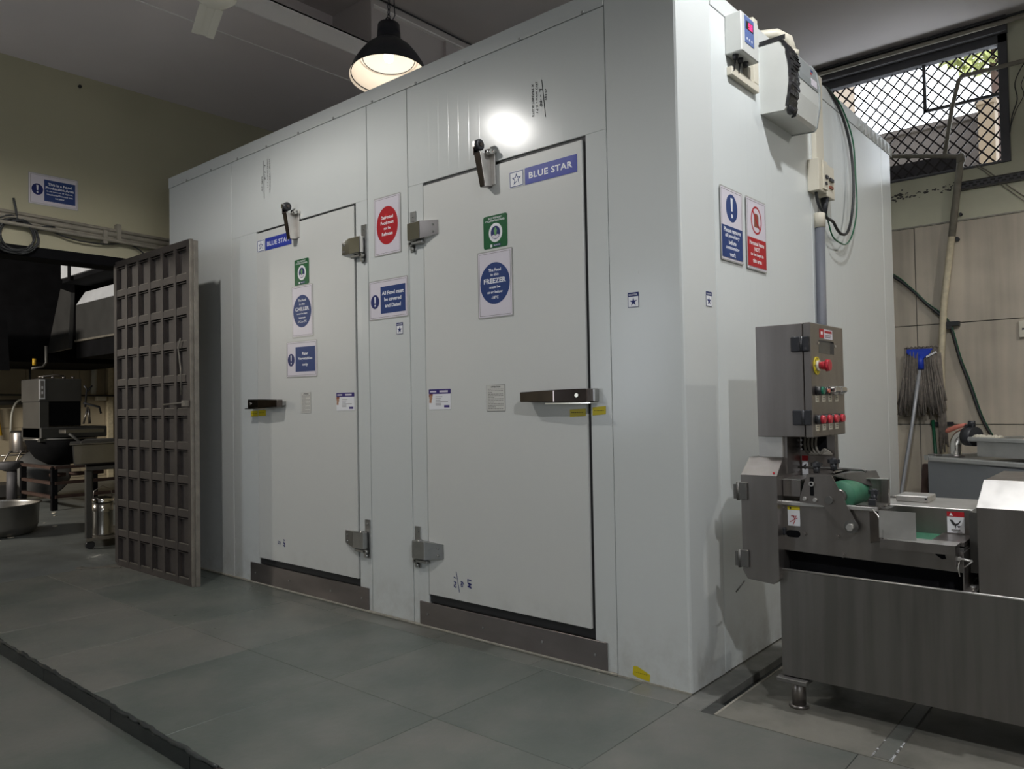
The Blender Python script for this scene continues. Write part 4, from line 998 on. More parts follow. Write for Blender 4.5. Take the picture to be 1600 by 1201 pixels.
# ================================================================== BACK WALL SERVICES
t = thing('drain_pipe', 'old ivory painted pipe running down the tiled back wall', 'pipe', (.1, 4.3, 1.8))
B().m('pipe_grey').tube([(.226, 4.31, 3.075), (.213, 4.31, 3.0), (.139, 4.31, 2.438)], [.030, .026, .027], 12).build('upper_length', t)
B().m('pipe').tube([(.139, 4.31, 2.438), (.069, 4.31, 1.923), (.034, 4.31, 1.453), (.029, 4.31, 1.034), (.036, 4.31, .60)], .026, 12).build('lower_length', t)
B().m('black').box(-.064, -.01, 4.34, 4.366, .900, .935).box(.055, .10, 4.34, 4.366, .905, .935).box(-.07, .1, 4.345, 4.366, .912, .93).build('bracket', t)
B().m('black').cyl((.17, 4.33, 2.42), (.17, 4.37, 2.42), .018, n=10).cyl((.2, 4.34, 2.62), (.2, 4.378, 2.62), .012, n=10).build('clip', t)
t = thing('window_pipe', 'brownish pipe crossing in front of the window grille with a riser', 'pipe', (.1, 4.3, 3.1))
B().m('pipe_grey').tube([(-.60, 4.31, 3.26), (-.333, 4.31, 3.205), (.107, 4.31, 3.108), (.205, 4.31, 3.082)], .019, 10).build('cross_run', t)
B().m('pipe_grey').tube([(.107, 4.31, 3.112), (.169, 4.31, 3.48), (.225, 4.31, 3.70), (.245, 4.31, 3.725), (.45, 4.31, 3.722), (1.6, 4.31, 3.72)], .017, 10).build('riser', t)
B().m('pipe_grey').lathe([(.0, -.04), (.032, -.04), (.032, .02), (.024, .03), (0, .03)], (.220, 4.31, 3.07), 14).build('elbow_socket', t)
t = thing('ceiling_pipe', 'pale pipe along the top of the back wall under the ceiling', 'pipe', (0, 4.27, 4.05))
B().m('pipe_grey').tube([(-1.6, 4.265, 4.055), (.1, 4.265, 4.05), (2.4, 4.265, 4.045)], .018, 8).build('pipe_run', t)
B().m('cable').tube([(-1.6, 4.27, 4.09), (.1, 4.27, 4.088), (2.4, 4.27, 4.085)], .010, 6).build('cable_run', t)
t = thing('cable_tray', 'dark slotted cable tray on the wall just below the window', 'tray', (.8, 4.35, 2.85))
b = B().m('winframe').box(.205, 2.4, 4.355, 4.379, 2.826, 2.876); b.m('gap').box(.205, 2.4, 4.350, 4.379, 2.812, 2.822)
b.build('tray_body', t)
b = B().m('ink')
for k in range(44): b.box(.215+k*.05, .245+k*.05, 4.352, 4.356, 2.853, 2.866); b.box(.240+k*.05, .270+k*.05, 4.352, 4.356, 2.833, 2.845)
b.build('slots', t)['kind'] = 'stuff'
B().m('gate_edge').box(.205, 2.4, 4.345, 4.379, 2.878, 2.882).build('lip', t)
t = thing('drop_wire', 'pair of thin wires slanting down the cream wall under the window', 'wire', (.5, 4.37, 2.8))
B().m('pipe_grey').tube([(.30, 4.372, 3.0), (.362, 4.372, 2.95), (.50, 4.372, 2.79), (.70, 4.372, 2.58)], .004, 6).build('wire', t)
B().m('pipe_grey').tube([(.32, 4.372, 3.0), (.384, 4.372, 2.95), (.53, 4.372, 2.79), (.72, 4.372, 2.60)], .004, 6).build('wire', t)
t = thing('hanging_wire', 'thin dark wires hanging in loops right of the window frame', 'wire', (.6, 4.35, 3.4))
B().m('cable').tube(smooth([(.70, 4.35, 3.74), (.653, 4.35, 3.70), (.60, 4.35, 3.58), (.612, 4.35, 3.45), (.575, 4.35, 3.33), (.556, 4.35, 3.20)]), .004, 6).build('wire', t)
B().m('cable').tube(smooth([(.70, 4.35, 3.70), (.665, 4.35, 3.62), (.64, 4.35, 3.55), (.655, 4.35, 3.47), (.60, 4.35, 3.36), (.56, 4.35, 3.24)]), .003, 6).build('wire', t)
t = thing('wall_cable', 'thick dark cable slanting down the tiled back wall behind the sink', 'cable', (0, 4.33, 1.6))
pts = [(-.60, 4.33, 2.36), (-.311, 4.33, 2.171), (-.171, 4.33, 2.041), (-.068, 4.33, 1.917), (.038, 4.33, 1.807), (.105, 4.33, 1.712), (.166, 4.33, 1.447), (.228, 4.33, 1.238), (.30, 4.33, .981), (.371, 4.33, .82)]
B().m('cable').tube(smooth(pts), .0135, 8).build('sheath', t)
B().m('cable_green').tube(smooth([(p[0]+.012, p[1]-.012, p[2]+.006+.008*math.sin(i*2)) for i, p in enumerate(pts)]), .004, 6).build('green_core', t)
B().m('cable').box(.07, .17, 4.30, 4.366, 1.715, 1.75).box(.06, .12, 4.305, 4.33, 1.69, 1.73).build('knot_bracket', t)
t = thing('wall_switch', 'small cream socket box on the tiled wall at the right', 'switch', (.62, 4.35, 1.65))
B().m('pvc').box(.572, .70, 4.335, 4.366, 1.59, 1.72, bev=.003).build('plate', t); B().m('black').cyl((.60, 4.330, 1.655), (.60, 4.336, 1.655), .008, n=10).build('socket_hole', t)

# mop
t = thing('mop', 'string mop with blue head leaning upside down on the tiled wall', 'mop', (-.2, 4.15, .3))
B().m('mophandle').tube([(-.105, 4.245, 1.42), (-.17, 4.18, .90), (-.246, 4.10, .353), (-.275, 4.07, .12)], .0145, 12).build('handle', t)
b = B().m('mopblue'); b.hull([(-.205, 4.23, 1.54), (-.205, 4.27, 1.54), (-.01, 4.23, 1.535), (-.01, 4.27, 1.535), (-.205, 4.23, 1.505), (-.205, 4.27, 1.505), (-.03, 4.23, 1.50), (-.03, 4.27, 1.50), (-.13, 4.23, 1.455), (-.08, 4.23, 1.455), (-.13, 4.27, 1.455), (-.08, 4.27, 1.455)], bev=.003)
b.cyl((-.105, 4.248, 1.49), (-.106, 4.243, 1.37), .024, .029, 14); b.build('clamp', t)
B().m('white').hull([(-.06, 4.222, 1.475), (-.055, 4.222, 1.46), (.015, 4.222, 1.515), (.02, 4.222, 1.50), (-.06, 4.236, 1.475), (-.055, 4.236, 1.46), (.015, 4.236, 1.515), (.02, 4.236, 1.50)], bev=.002).build('white_lever', t)
b = B().m('mopyarn')
for k in range(150):
    u = random.random(); x0 = -.222+.235*u; yl = 4.255+random.uniform(-.02, .04)
    L_ = random.uniform(.42, .56); x1 = x0+(u-.5)*.11+random.gauss(0, .012)
    p = [(x0, yl, 1.548+random.uniform(-.02, .006)), (x0+(u-.5)*.03, yl-.012, 1.54-L_*.33), (x1*.6+x0*.4+random.gauss(0, .008), yl-.008, 1.54-L_*.66), (x1, yl, 1.54-L_)]
    b.tube(p, [.0055, .006, .007, .0085], 5)
for k in range(14):
    x0 = random.uniform(-.01, .04); b.tube([(x0, 4.27, 1.5), (x0+.02, 4.26, 1.1), (x0+random.gauss(.02, .012), 4.28, random.uniform(.68, .8))], [.006, .006, .007], 5)
for k in range(8):
    b.tube([(-.215+k*.03, 4.25, 1.545), (-.20+k*.03, 4.24, 1.557), (-.18+k*.03, 4.25, 1.545)], .006, 5)
b.build('yarn', t)['kind'] = 'stuff'
t = thing('broom_handle', 'thin dark green stick standing behind the ivory pipe', 'stick', (-.02, 4.32, .6)); B().m('cable_green').tube([(-.045, 4.33, .95), (-.03, 4.33, .62), (-.02, 4.2, .2)], .013, 8).build('shaft', t)
t = thing('wooden_post', 'reddish brown post beside the left end of the sink', 'post', (.1, 3.1, 0))
B().m('rust').hull([(.11, 3.0, 0), (.17, 3.0, 0), (.11, 3.08, 0), (.17, 3.08, 0), (.165, 3.0, .69), (.20, 3.0, .69), (.165, 3.06, .69), (.20, 3.06, .69)]).build('timber', t)

# ================================================================== SINK (turned a little towards the hall)
SD = Vector((.849, -.528, 0)); SN = Vector((-.528, -.849, 0)); SA = Vector((.201, 2.793, 0))
sink = thing('wash_sink', 'large grey stainless steel sink unit against the back wall', 'sink', (SA.x, SA.y, 0), (0, 0, math.atan2(SD.y, SD.x)))
# local: x along the front, y towards the back (away from camera)
b = B().m('sink').box(.03, 1.5, .03, .75, .10, .725); b.build('basin_body', sink, world=False)
b = B().m('sink_rim'); b.box(.06, 1.55, 0, .035, .728, .762, bev=.008); b.hull([(0, .03, .765), (.06, 0, .765), (0, .03, .735), (.06, 0, .735), (.0, .8, .765), (0, .8, .735), (.07, .8, .765), (.07, .8, .735), (.07, .03, .765), (.07, .03, .735)])
b.box(.07, 1.5, .035, .78, .732, .742); b.build('rim', sink, world=False)
b = B().m('steel_dark'); b.box(.02, .08, .04, .10, .762, .772, bev=.002); b.build('corner_tab', sink, world=False)
b = B().m('sink'); b.box(.48, 1.5, -.004, .028, .64, .725); b.box(.48, .56, -.004, .026, .10, .64); b.build('front_frame', sink, world=False)
b = B().m('drain'); b.box(.57, 1.5, -.002, .0295, .56, .635); b.build('dark_slot', sink, world=False)
b = B().m('steel')
for xx in (.06, 1.4):
    for yy in (.08, .7): b.cyl((xx, yy, 0), (xx, yy, .10), .02, n=10)
b.build('legs', sink, world=False)
tk = thing('steel_tub', 'raised steel tub with a rolled rim standing on the sink', 'tub', (SA.x, SA.y, .76), (0, 0, math.atan2(SD.y, SD.x)))
b = B().m('sink_rim'); b.box(.247, 1.5, .20, .74, .006, .10); b.build('tub_body', tk, world=False)
b = B().m('sink_rim'); b.box(.215, 1.52, .155, .185, .098, .126, bev=.006); b.box(.215, .245, .185, .76, .098, .122, bev=.004); b.box(.245, 1.52, .185, .76, .098, .108); b.build('tub_rim', tk, world=False)
tv = thing('bent_steel_pipe', 'fat shiny steel elbow pipe with valve rising from the sink', 'pipe', (SA.x, SA.y, .75), (0, 0, math.atan2(SD.y, SD.x)))
b = B().m('chrome'); b.tube(smooth([(.045, .25, .0), (.045, .25, .06), (.052, .25, .10), (.08, .25, .135), (.12, .25, .15), (.17, .25, .152)]), .036, 18); b.m('steel').cyl((.045, .25, 0), (.045, .25, .012), .052, n=18); b.build('elbow', tv, world=False)
b = B().m('black'); b.cyl((.13, .25, .135), (.20, .25, .135), .062, .062, 18); b.box(.15, .19, .235, .265, .18, .225, bev=.004); b.cyl((.17, .25, .20), (.17, .25, .235), .022, n=12); b.box(.115, .16, .24, .26, .195, .212); b.build('valve_body', tv, world=False)
b = B().m('pink'); b.tube([(.125, .25, .208), (.06, .25, .195), (-.012, .25, .168), (-.025, .25, .160)], [.012, .015, .016, .011], 10); b.build('valve_lever', tv, world=False)
t = thing('rag', 'bit of pale cloth lying on the rim of the steel tub', 'cloth', (SA.x, SA.y, .886), (0, 0, math.atan2(SD.y, SD.x)))
b = B().m('pvc')
for k in range(14):
    x = .21+k*.013; b.hull([(x, .20, 0), (x+.03, .19, .0), (x+.02, .25, 0), (x+.01, .22, random.uniform(.006, .02)), (x+.025, .23, random.uniform(.004, .018))])
b.build('cloth', t, world=False)

# ================================================================== VEGETABLE CUTTING MACHINE
MC = thing('vegetable_cutting_machine', 'stainless steel vegetable cutting machine with control box, conveyor and deep tank', 'machine', (.9, .3, 0))
TX0, TX1, TY0, TY1, TZ0, TZ1 = .326, 1.62, .092, .62, .126, .516
b = B().m('steel_tank')
b.box(TX0, TX1, TY0, TY0+.004, TZ0, TZ1); b.box(TX0, TX0+.004, TY0+.004, TY1, TZ0, TZ1); b.box(TX1-.004, TX1, TY0+.004, TY1, TZ0, TZ1); b.box(TX0+.004, TX1-.004, TY1-.004, TY1, TZ0, TZ1)
b.m('steel_dark').box(TX0+.004, TX1-.004, TY0+.004, TY1-.004, TZ0, TZ0+.005); b.build('tank', MC)
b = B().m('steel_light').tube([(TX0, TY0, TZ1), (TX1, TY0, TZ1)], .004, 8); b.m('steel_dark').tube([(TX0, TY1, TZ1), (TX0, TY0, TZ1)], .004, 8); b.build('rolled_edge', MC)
for (xx, yy) in ((.365, .145), (1.10, .235), (.365, .55), (1.5, .55)):
    b = B().m('steel_dark'); b.hull([(xx-.055, yy-.075, TZ0-.022), (xx+.055, yy-.075, TZ0-.022), (xx-.055, yy+.06, TZ0-.022), (xx+.055, yy+.06, TZ0-.022), (xx-.055, yy-.075, TZ0-.006), (xx+.055, yy-.075, TZ0-.006), (xx-.055, yy+.06, TZ0-.0005), (xx+.055, yy+.06, TZ0-.0005)], bev=.002)
    b.m('steel').cyl((xx, yy, .012), (xx, yy, TZ0-.02), .025, n=20); b.cyl((xx, yy, 0), (xx, yy, .012), .036, .034, 20)
    b.build('leg', MC)
# conveyor side plates and bed
for y0 in (.118, .50):
    B().m('steel').prism([(.316, .584), (.316, .762), (.70, .762), (.70, .64), (.925, .64), (.925, .572)], 'y', y0, y0+.006).build('side_plate', MC)
B().m('steel_light').box(.316, .672, .104, .118, .752, .768, bev=.003).build('plate_flange', MC)
b = B().m('belt').box(.33, .672, .126, .498, .60, .735); b.m('steel_dark').box(.672, .925, .126, .498, .60, .650); b.m('steel_dark').box(.32, .68, .126, .50, .735, .752); b.build('belt_bed', MC)
# adjustment slot, bolts
b = B().m('soot_shade'); pts = []
for cx, a0 in ((.357, 90), (.384, 270)):
    for k in range(7):
        a = math.radians(a0+k*30); pts.append((cx+.013*math.cos(a), .646+.013*math.sin(a)))
b.prism(pts, 'y', .1165, .1185); b.build('slot', MC)
for (xx, zz) in ((.330, .652), (.412, .650), (.530, .652), (.547, .588), (.335, .742)):
    b = B().m('steel').cyl((xx, .118, zz), (xx, .110, zz), .007, .006, 6); b.cyl((xx, .118, zz), (xx, .1155, zz), .010, n=14); b.build('bolt', MC)
b = B().m('black').box(.322, .345, .104, .118, .640, .668, bev=.003).build('latch_block', MC)
# blade cover box at the left
pts = [(.196, .500), (.215, .470), (.315, .462), (.336, .482), (.336, .862), (.196, .862)]
BC = bpy.data.objects.new('blade_cover', None); COL.objects.link(BC); BC.parent = MC; BC.location = Vector((.26, .06, .46))-Vector(MC.location)
B().m('steel').prism(pts, 'y', .060, .30).build('cover_box', BC)
B().m('steel').hull([(.196, .060, .862), (.336, .060, .862), (.196, .30, .862), (.336, .30, .862), (.199, .135, .925), (.333, .135, .925), (.199, .30, .925), (.333, .30, .925)], bev=.001).build('sloped_top', BC)
for zz in (.800, .545):
    b = B().m('steel_dark').cyl((.187, .053, zz-.034), (.187, .053, zz+.034), .0065, n=12); b.box(.190, .222, .050, .060, zz-.032, zz+.034, bev=.002); b.box(.168, .182, .055, .064, zz-.030, zz+.025); b.build('hinge', BC)
B().m('red').cyl((.322, .070, .872), (.322, .066, .874), .004, n=8).build('mark', BC)
B().m('steel_dark').tube([(.20, .062, .46), (.17, .05, .415)], .003, 5).build('wire_pin', BC)
# neck and column
B().m('steel_light').box(.232, .326, .150, .34, .925, 1.006, bev=.002).build('neck_box', MC)
b = B().m('steel'); b.box(.326, .470, .30, .34, .76, 1.006); b.box(.326, .340, .16, .30, .865, 1.006); b.build('column', MC)
b = B().m('soot_shade').box(.345, .440, .296, .301, .945, 1.0).build('cable_hole', MC)
for k in range(4):
    xx = .365+k*.014; B().m('gate_edge').tube(smooth([(xx, .285, 1.005), (xx+.002, .27, .965), (xx+.02, .262, .935), (.44, .27, .935+k*.006), (.462, .29, .932)]), .0052, 7).build('hose', MC)
B().m('white').cyl((.345, .292, .985), (.345, .296, .985), .004, n=8).cyl((.345, .292, .968), (.345, .296, .968), .004, n=8).cyl((.345, .292, .950), (.345, .296, .950), .004, n=8).build('rivet_row', MC)
b = B().m('white').box(.3455, .3675, .2985-.003, .300, .850, .905); b.m('red').box(.3455, .3675, .2985-.0035, .300, .905, .925); b.m('ink').prism([(.350, .885), (.362, .895), (.358, .870), (.354, .872)], 'y', .2945, .2956)
o = b.build('warning_label', MC); o['label'] = 'small white warning label with red header and black figure'
# control box
CB = bpy.data.objects.new('control_box', None); COL.objects.link(CB); CB.parent = MC; CB.location = Vector((.34, .30, 1.005))-Vector(MC.location)
B().m('steel').box(.243, .4225, .120, .485, 1.006, 1.428, bev=.002).build('box_body', CB)
B().m('steel').box(.4255, .453, .119, .487, 1.004, 1.430, bev=.0025).build('box_door', CB)
for zz in (1.350, 1.078):
    b = B().m('black').box(.383, .4215, .106, .120, zz-.028, zz+.028, bev=.003); b.box(.4235, .449, .106, .119, zz-.028, zz+.028, bev=.003); b.cyl((.4225, .108, zz-.028), (.4225, .108, zz+.028), .006, n=10); b.build('box_hinge', CB)
b = B().m('yellow'); q = Matrix.Rotation(PI/2, 4, 'Y'); X_ = .453
b.cyl((X_, .175, 1.270), (X_+.003, .175, 1.270), .034, n=28); b.m('ink')
for a in range(8): b.box(X_+.003, X_+.0034, .175+.026*math.cos(a*PI/4)-.003, .175+.026*math.cos(a*PI/4)+.003, 1.270+.026*math.sin(a*PI/4)-.003, 1.270+.026*math.sin(a*PI/4)+.003)
b.m('pvc').cyl((X_+.003, .175, 1.270), (X_+.012, .175, 1.270), .020, n=20); b.m('red_btn').cyl((X_+.012, .175, 1.270), (X_+.036, .175, 1.270), .013, .017, 20).cyl((X_+.036, .175, 1.270), (X_+.050, .175, 1.270), .023, .020, 24).cyl((X_+.030, .175, 1.270), (X_+.036, .175, 1.270), .015, .023, 24)
o = b.build('emergency_stop', CB); o['label'] = 'red mushroom button on a yellow ring'
b = B().m('black').cyl((X_, .165, 1.177), (X_+.022, .165, 1.177), .018, .016, 18); b.m('green_btn').cyl((X_+.022, .165, 1.177), (X_+.030, .165, 1.177), .016, .014, 18); o = b.build('push_button', CB); o['label'] = 'green button with black collar'
b = B().m('black').cyl((X_, .235, 1.176), (X_+.018, .235, 1.176), .014, n=16); b.m('pink').cyl((X_+.018, .235, 1.176), (X_+.026, .235, 1.176), .008, n=12); b.build('push_button', CB)
for yy in (.310, .385):
    b = B().m('cast').cyl((X_, yy, 1.177), (X_+.03, yy, 1.177), .017, n=16); b.m('chrome').box(X_+.012, X_+.034, yy-.033, yy+.033, 1.170, 1.190, bev=.004); b.build('selector_switch', CB)
for yy in (.160, .232, .305, .378):
    b = B().m('black').cyl((X_, yy, 1.070), (X_+.020, yy, 1.070), .019, .017, 18); b.m('red_btn').cyl((X_+.020, yy, 1.070), (X_+.032, yy, 1.070), .017, .014, 18); b.build('push_button', CB)
for zz, ys in ((1.147, (.172, .243, .315, .390)), (1.040, (.168, .240, .312, .385))):
    for yy in ys:
        b = B().m('pvc').box(X_, X_+.001, yy-.018, yy+.018, zz-.012, zz+.012); b.m('ink_grey').box(X_+.001, X_+.0013, yy-.012, yy+.012, zz+.003, zz+.006).box(X_+.001, X_+.0013, yy-.012, yy+.008, zz-.005, zz-.002).build('button_tag', CB)
b = B().m('red').box(X_, X_+.001, .215, .262, 1.378, 1.412); b.m('paper').box(X_, X_+.001, .262, .358, 1.375, 1.412); b.m('white').box(X_+.001, X_+.0013, .228, .248, 1.390, 1.402)
b.m('red').box(X_+.001, X_+.0013, .270, .350, 1.398, 1.407); b.m('ink_grey').box(X_+.001, X_+.0013, .272, .345, 1.388, 1.391).box(X_+.001, X_+.0013, .272, .335, 1.381, 1.384)
o = b.build('panel_sticker', CB); o['label'] = 'small red and white printed sticker'
b = B().m('steel_dark').box(X_-.001, X_+.0008, .205, .372, 1.318, 1.368); b.m('black').box(X_+.0008, X_+.0012, .33, .372, 1.318, 1.366); b.box(X_+.0008, X_+.0012, .205, .372, 1.362, 1.368)
b.m('chrome').cyl((X_, .195, 1.355), (X_+.004, .195, 1.355), .005, n=8).cyl((X_, .386, 1.352), (X_+.004, .386, 1.352), .005, n=8); b.build('meter_window', CB)
# roller bracket
poly = [(.434, .872), (.522, .870), (.604, .702), (.600, .676), (.575, .668), (.552, .690), (.488, .762), (.405, .768), (.408, .790)]
for y0 in (.096, .36):
    b = B().m('steel').prism(poly, 'y', y0, y0+.006)
    b.build('roller_bracket', MC)
b = B().m('steel').box(.434, .522, .098, .37, .866, .872); b.build('bracket_top', MC)
b = B().m('soot_shade').box(.445, .458, .0945, .0962, .795, .862).build('slot', MC)
b = B().m('steel_light').cyl((.4515, .0945, .838), (.4515, .088, .838), .009, n=14); b.m('soot_shade').cyl((.4515, .088, .838), (.4515, .0875, .838), .005, n=10); b.build('adjuster', MC)
for (xx, zz) in ((.425, .782), (.462, .780)): B().m('steel_light').cyl((xx, .096, zz), (xx, .088, zz), .009, .007, 6).build('bolt', MC)
b = B().m('steel_dark').cyl((.512, .096, .783), (.512, .088, .783), .014, n=16).build('pivot_boss', MC)
b = B().m('steel_light').cyl((.585, .098, .694), (.585, .074, .694), .013, n=6); b.m('steel_dark').cyl((.585, .100, .694), (.585, .094, .694), .024, n=18); b.build('pivot_nut', MC)
B().m('belt').lathe([(.001, -.12), (.05, -.12), (.053, -.11), (.053, .11), (.05, .12), (.001, .12)], (.540, .245, .796), 32, Matrix.Rotation(PI/2, 4, 'X')).build('roller', MC)
B().m('steel').cyl((.540, .10, .796), (.540, .14, .796), .026, n=20).build('roller_end', MC)
b = B().m('steel_dark').hull([(.50, .13, .872), (.60, .36, .872), (.50, .36, .872), (.522, .13, .872), (.60, .36, .866), (.50, .13, .866), (.522, .13, .866), (.50, .36, .866), (.63, .37, .80), (.63, .36, .80)]).build('roller_cover', MC)
B().m('steel_dark').tube([(.365, .20, .888), (.60, .20, .886), (.61, .20, .880)], .005, 8).build('clamp_rod', MC)
def knob(c, r=.022):
    b = B().m('black').cyl((c[0], c[1], c[2]-.028), (c[0], c[1], c[2]), .011, .013, 14)
    pts = [(c[0]+(r if k % 2 else r*.66)*math.cos(k*PI/5), c[1]+(r if k % 2 else r*.66)*math.sin(k*PI/5)) for k in range(10)]
    b.prism(pts, 'z', c[2]-.002, c[2]+.012); b.cyl((c[0], c[1], c[2]+.010), (c[0], c[1], c[2]+.017), .012, .008, 12)
    b.m('steel').cyl((c[0], c[1], c[2]-.045), (c[0], c[1], c[2]-.026), .005, n=8); b.build('star_knob', MC)
knob((.448, .16, .898)); knob((.510, .16, .912)); knob((.645, .16, .808), .019)
# rear guard block
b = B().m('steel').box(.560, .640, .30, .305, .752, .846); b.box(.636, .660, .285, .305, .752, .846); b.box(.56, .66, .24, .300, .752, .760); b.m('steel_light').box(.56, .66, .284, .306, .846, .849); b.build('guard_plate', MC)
b = B().m('black').box(.640, .665, .105, .118, .770, .795, bev=.003); b.m('steel').box(.60, .68, .106, .20, .766, .772); b.build('hinge_block', MC)
# feed tray at the front
b = B().m('steel_light').box(.686, .800, .060, .063, .672, .764); b.build('tray_front', MC)
b = B().m('steel')
gp = [(.0, .640), (.0, .762), (.25, .758), (.6, .745), (.85, .722), (1, .695), (1, .664)]
fr_ = [b.bm.verts.new((.640+.058*u, .1175-.058*u, z)) for u, z in gp]; bk_ = [b.bm.verts.new((.642+.058*u, .1195-.058*u, z)) for u, z in gp]
fs_ = [b.bm.faces.new(fr_), b.bm.faces.new(bk_[::-1])]+[b.bm.faces.new((fr_[k], bk_[k], bk_[(k+1) % 7], fr_[(k+1) % 7])) for k in range(7)]
b._tag(fs_); b.m('steel_light').tube([(.641+.058*u, .1185-.058*u, z) for u, z in gp[1:6]], .0025, 6); b.build('tray_gusset', MC)
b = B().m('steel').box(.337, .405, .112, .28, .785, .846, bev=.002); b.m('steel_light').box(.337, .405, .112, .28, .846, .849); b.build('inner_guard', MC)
b = B().m('soot_shade').box(.34, .92, .16, .49, .50, .598); b.build('gap_shade_block', MC)  # black block added so the gap under the conveyor shows dark
b = B().m('steel_light').box(.690, .915, .055, .135, .664, .668); b.m('steel').box(.690, .915, .052, .056, .638, .668); b.box(.911, .915, .055, .12, .60, .665); b.build('tray_lip', MC)
b = B().m('belt').box(.70, .835, .135, .298, .655, .663); b.m('steel').box(.83, .925, .135, .298, .655, .668); b.build('belt_top', MC)
b = B().m('steel').box(.60, .925, .298, .302, .655, .752); b.build('back_guard', MC)
b = B().m('steel_light').box(.60, .94, .298, .60, .750, .756, bev=.002); b.build('top_cover', MC)
b = B().m('steel_light').box(.655, .765, .40, .52, .757, .780, bev=.003); b.m('black').cyl((.757, .398, .770), (.757, .401, .770), .004, n=8); b.build('lid_box', MC)
b = B().m('white').box(.845, .898, .2965, .298, .672, .745); b.m('red').box(.845, .898, .2955, .298, .728, .745)
b.m('white').prism([(.852, .731), (.864, .731), (.858, .742)], 'y', .295, .2956); put = None
b.m('ink').prism([(.853, .718), (.862, .716), (.870, .704), (.878, .706), (.888, .718), (.885, .708), (.876, .698), (.864, .698), (.860, .704)], 'y', .2955, .2966)
b.prism([(.868, .698), (.873, .698), (.871, .686)], 'y', .2955, .2966); b.prism([(.876, .697), (.888, .697), (.880, .690)], 'y', .2955, .2966)
b.m('ink_grey').box(.858, .885, .2955, .2966, .680, .684).box(.862, .890, .2955, .2966, .675, .677)
o = b.build('hand_warning_label', MC); o['label'] = 'white warning label with dark red header and black hand figure'
b = B().m('white').box(.352, .397, .1165, .118, .676, .735); b.m('yellow').box(.352, .397, .116, .118, .735, .748); b.m('red')
for (x0, z0, x1, z1) in ((.360, .690, .378, .700), (.372, .682, .380, .698), (.365, .712, .378, .712), (.378, .700, .384, .714), (.378, .702, .372, .714), (.378, .700, .388, .706)):
    d = Vector((z0-z1, x1-x0)).normalized()*.0012; b.prism([(x0+d.x, z0+d.y), (x1+d.x, z1+d.y), (x1-d.x, z1-d.y), (x0-d.x, z0-d.y)], 'y', .1155, .1166)
b.m('ink').box(.36, .366, .1155, .1162, .738, .745)
o = b.build('blade_warning_label', MC); o['label'] = 'white label with yellow header and red cutting symbol'
# end bracket with bolts, handle
b = B().m('steel').box(.925, .929, .10, .32, .516, .64); b.box(.929, .962, .10, .32, .517, .521); b.m('steel_light').cyl((.946, .14, .521), (.946, .14, .529), .010, .009, 12).cyl((.946, .26, .521), (.946, .26, .529), .010, .009, 12); b.build('end_bracket', MC)
b = B().m('steel_light').cyl((.918, .092, .622), (.955, .092, .618), .004, n=8).cyl((.918, .10, .622), (.918, .082, .622), .006, n=8).tube([(.955, .092, .618), (.93, .092, .595)], .0025, 6); b.tube([(.918, .092, .62), (.914, .09, .59), (.918, .09, .565)], .002, 6); b.build('hitch_pin', MC)
b = B().m('soot_shade'); b.prism([(.835, .640), (.868, .640), (.875, .612), (.862, .610), (.845, .622)], 'y', .1165, .1185); b.build('slot', MC)
b = B().m('steel_dark').box(.93, .968, .20, .5, .56, .76); b.m('steel_light').cyl((.93, .21, .68), (.975, .21, .68), .008, n=10); b.build('coupling', MC)
# outfeed housing at the right
b = B().m('steel').hull([(.970, .093, .516), (1.62, .093, .516), (.970, .60, .516), (1.62, .60, .516), (.970, .093, .790), (1.62, .093, .790), (.974, .214, .868), (1.62, .214, .868), (.974, .60, .868), (1.62, .60, .868), (.97, .60, .79), (1.62, .60, .79)], bev=.0015)
b.build('outfeed_housing', MC)
b = B().m('steel_light').hull([(.9705, .0925, .7905), (1.62, .0925, .7905), (.9745, .213, .8695), (1.62, .213, .8695), (.9705, .0945, .7895), (1.62, .0945, .7895), (.9745, .215, .8675), (1.62, .215, .8675)]); b.build('slope_glare', MC)  # brighter steel stands in for the lamp reflection on the slope

# ================================================================== KITCHEN BEYOND THE OPENING
t = thing('cooking_pot', 'wide dark steel pot on the kitchen floor at the left edge', 'pot', (-7.0, -.44, 0))
b = B().m('pot').lathe([(.001, .006), (.30, .0), (.345, .03), (.365, .09), (.372, .27), (.392, .285), (.395, .292), (.368, .290), (.360, .27), (.352, .10), (.30, .03), (.001, .025)], n=40); b.build('pot_body', t, world=False)
t = thing('kitchen_trolley', 'grey steel trolley on castors half hidden behind the iron gate', 'trolley', (-5.43, -.1, 0))
for (xx, yy) in ((-5.43, -.185), (-5.43, .25), (-6.0, .04), (-6.0, .46)):
    B().m('hood').box(xx-.02, xx+.02, yy-.022, yy+.022, .09, .66, bev=.002).build('leg', t)
    B().m('black').cyl((xx-.018, yy+.01, .035), (xx+.018, yy+.01, .035), .034, n=18).box(xx-.015, xx+.015, yy-.015, yy+.015, .05, .09).build('castor', t)
B().m('gate_edge').hull([(-6.03, .01, .068), (-5.39, -.215, .068), (-5.39, .28, .068), (-6.03, .5, .068), (-6.03, .01, .092), (-5.39, -.215, .092), (-5.39, .28, .092), (-6.03, .5, .092)], bev=.002).build('shelf', t)
B().m('hood').hull([(-6.03, .01, .655), (-5.39, -.215, .655), (-5.39, .28, .655), (-6.03, .5, .655), (-6.03, .01, .685), (-5.39, -.215, .685), (-5.39, .28, .685), (-6.03, .5, .685)], bev=.002).build('top_shelf', t)
t = thing('steel_pan', 'deep rectangular steel pan standing on top of the trolley', 'pan', (-5.7, 0, .69))
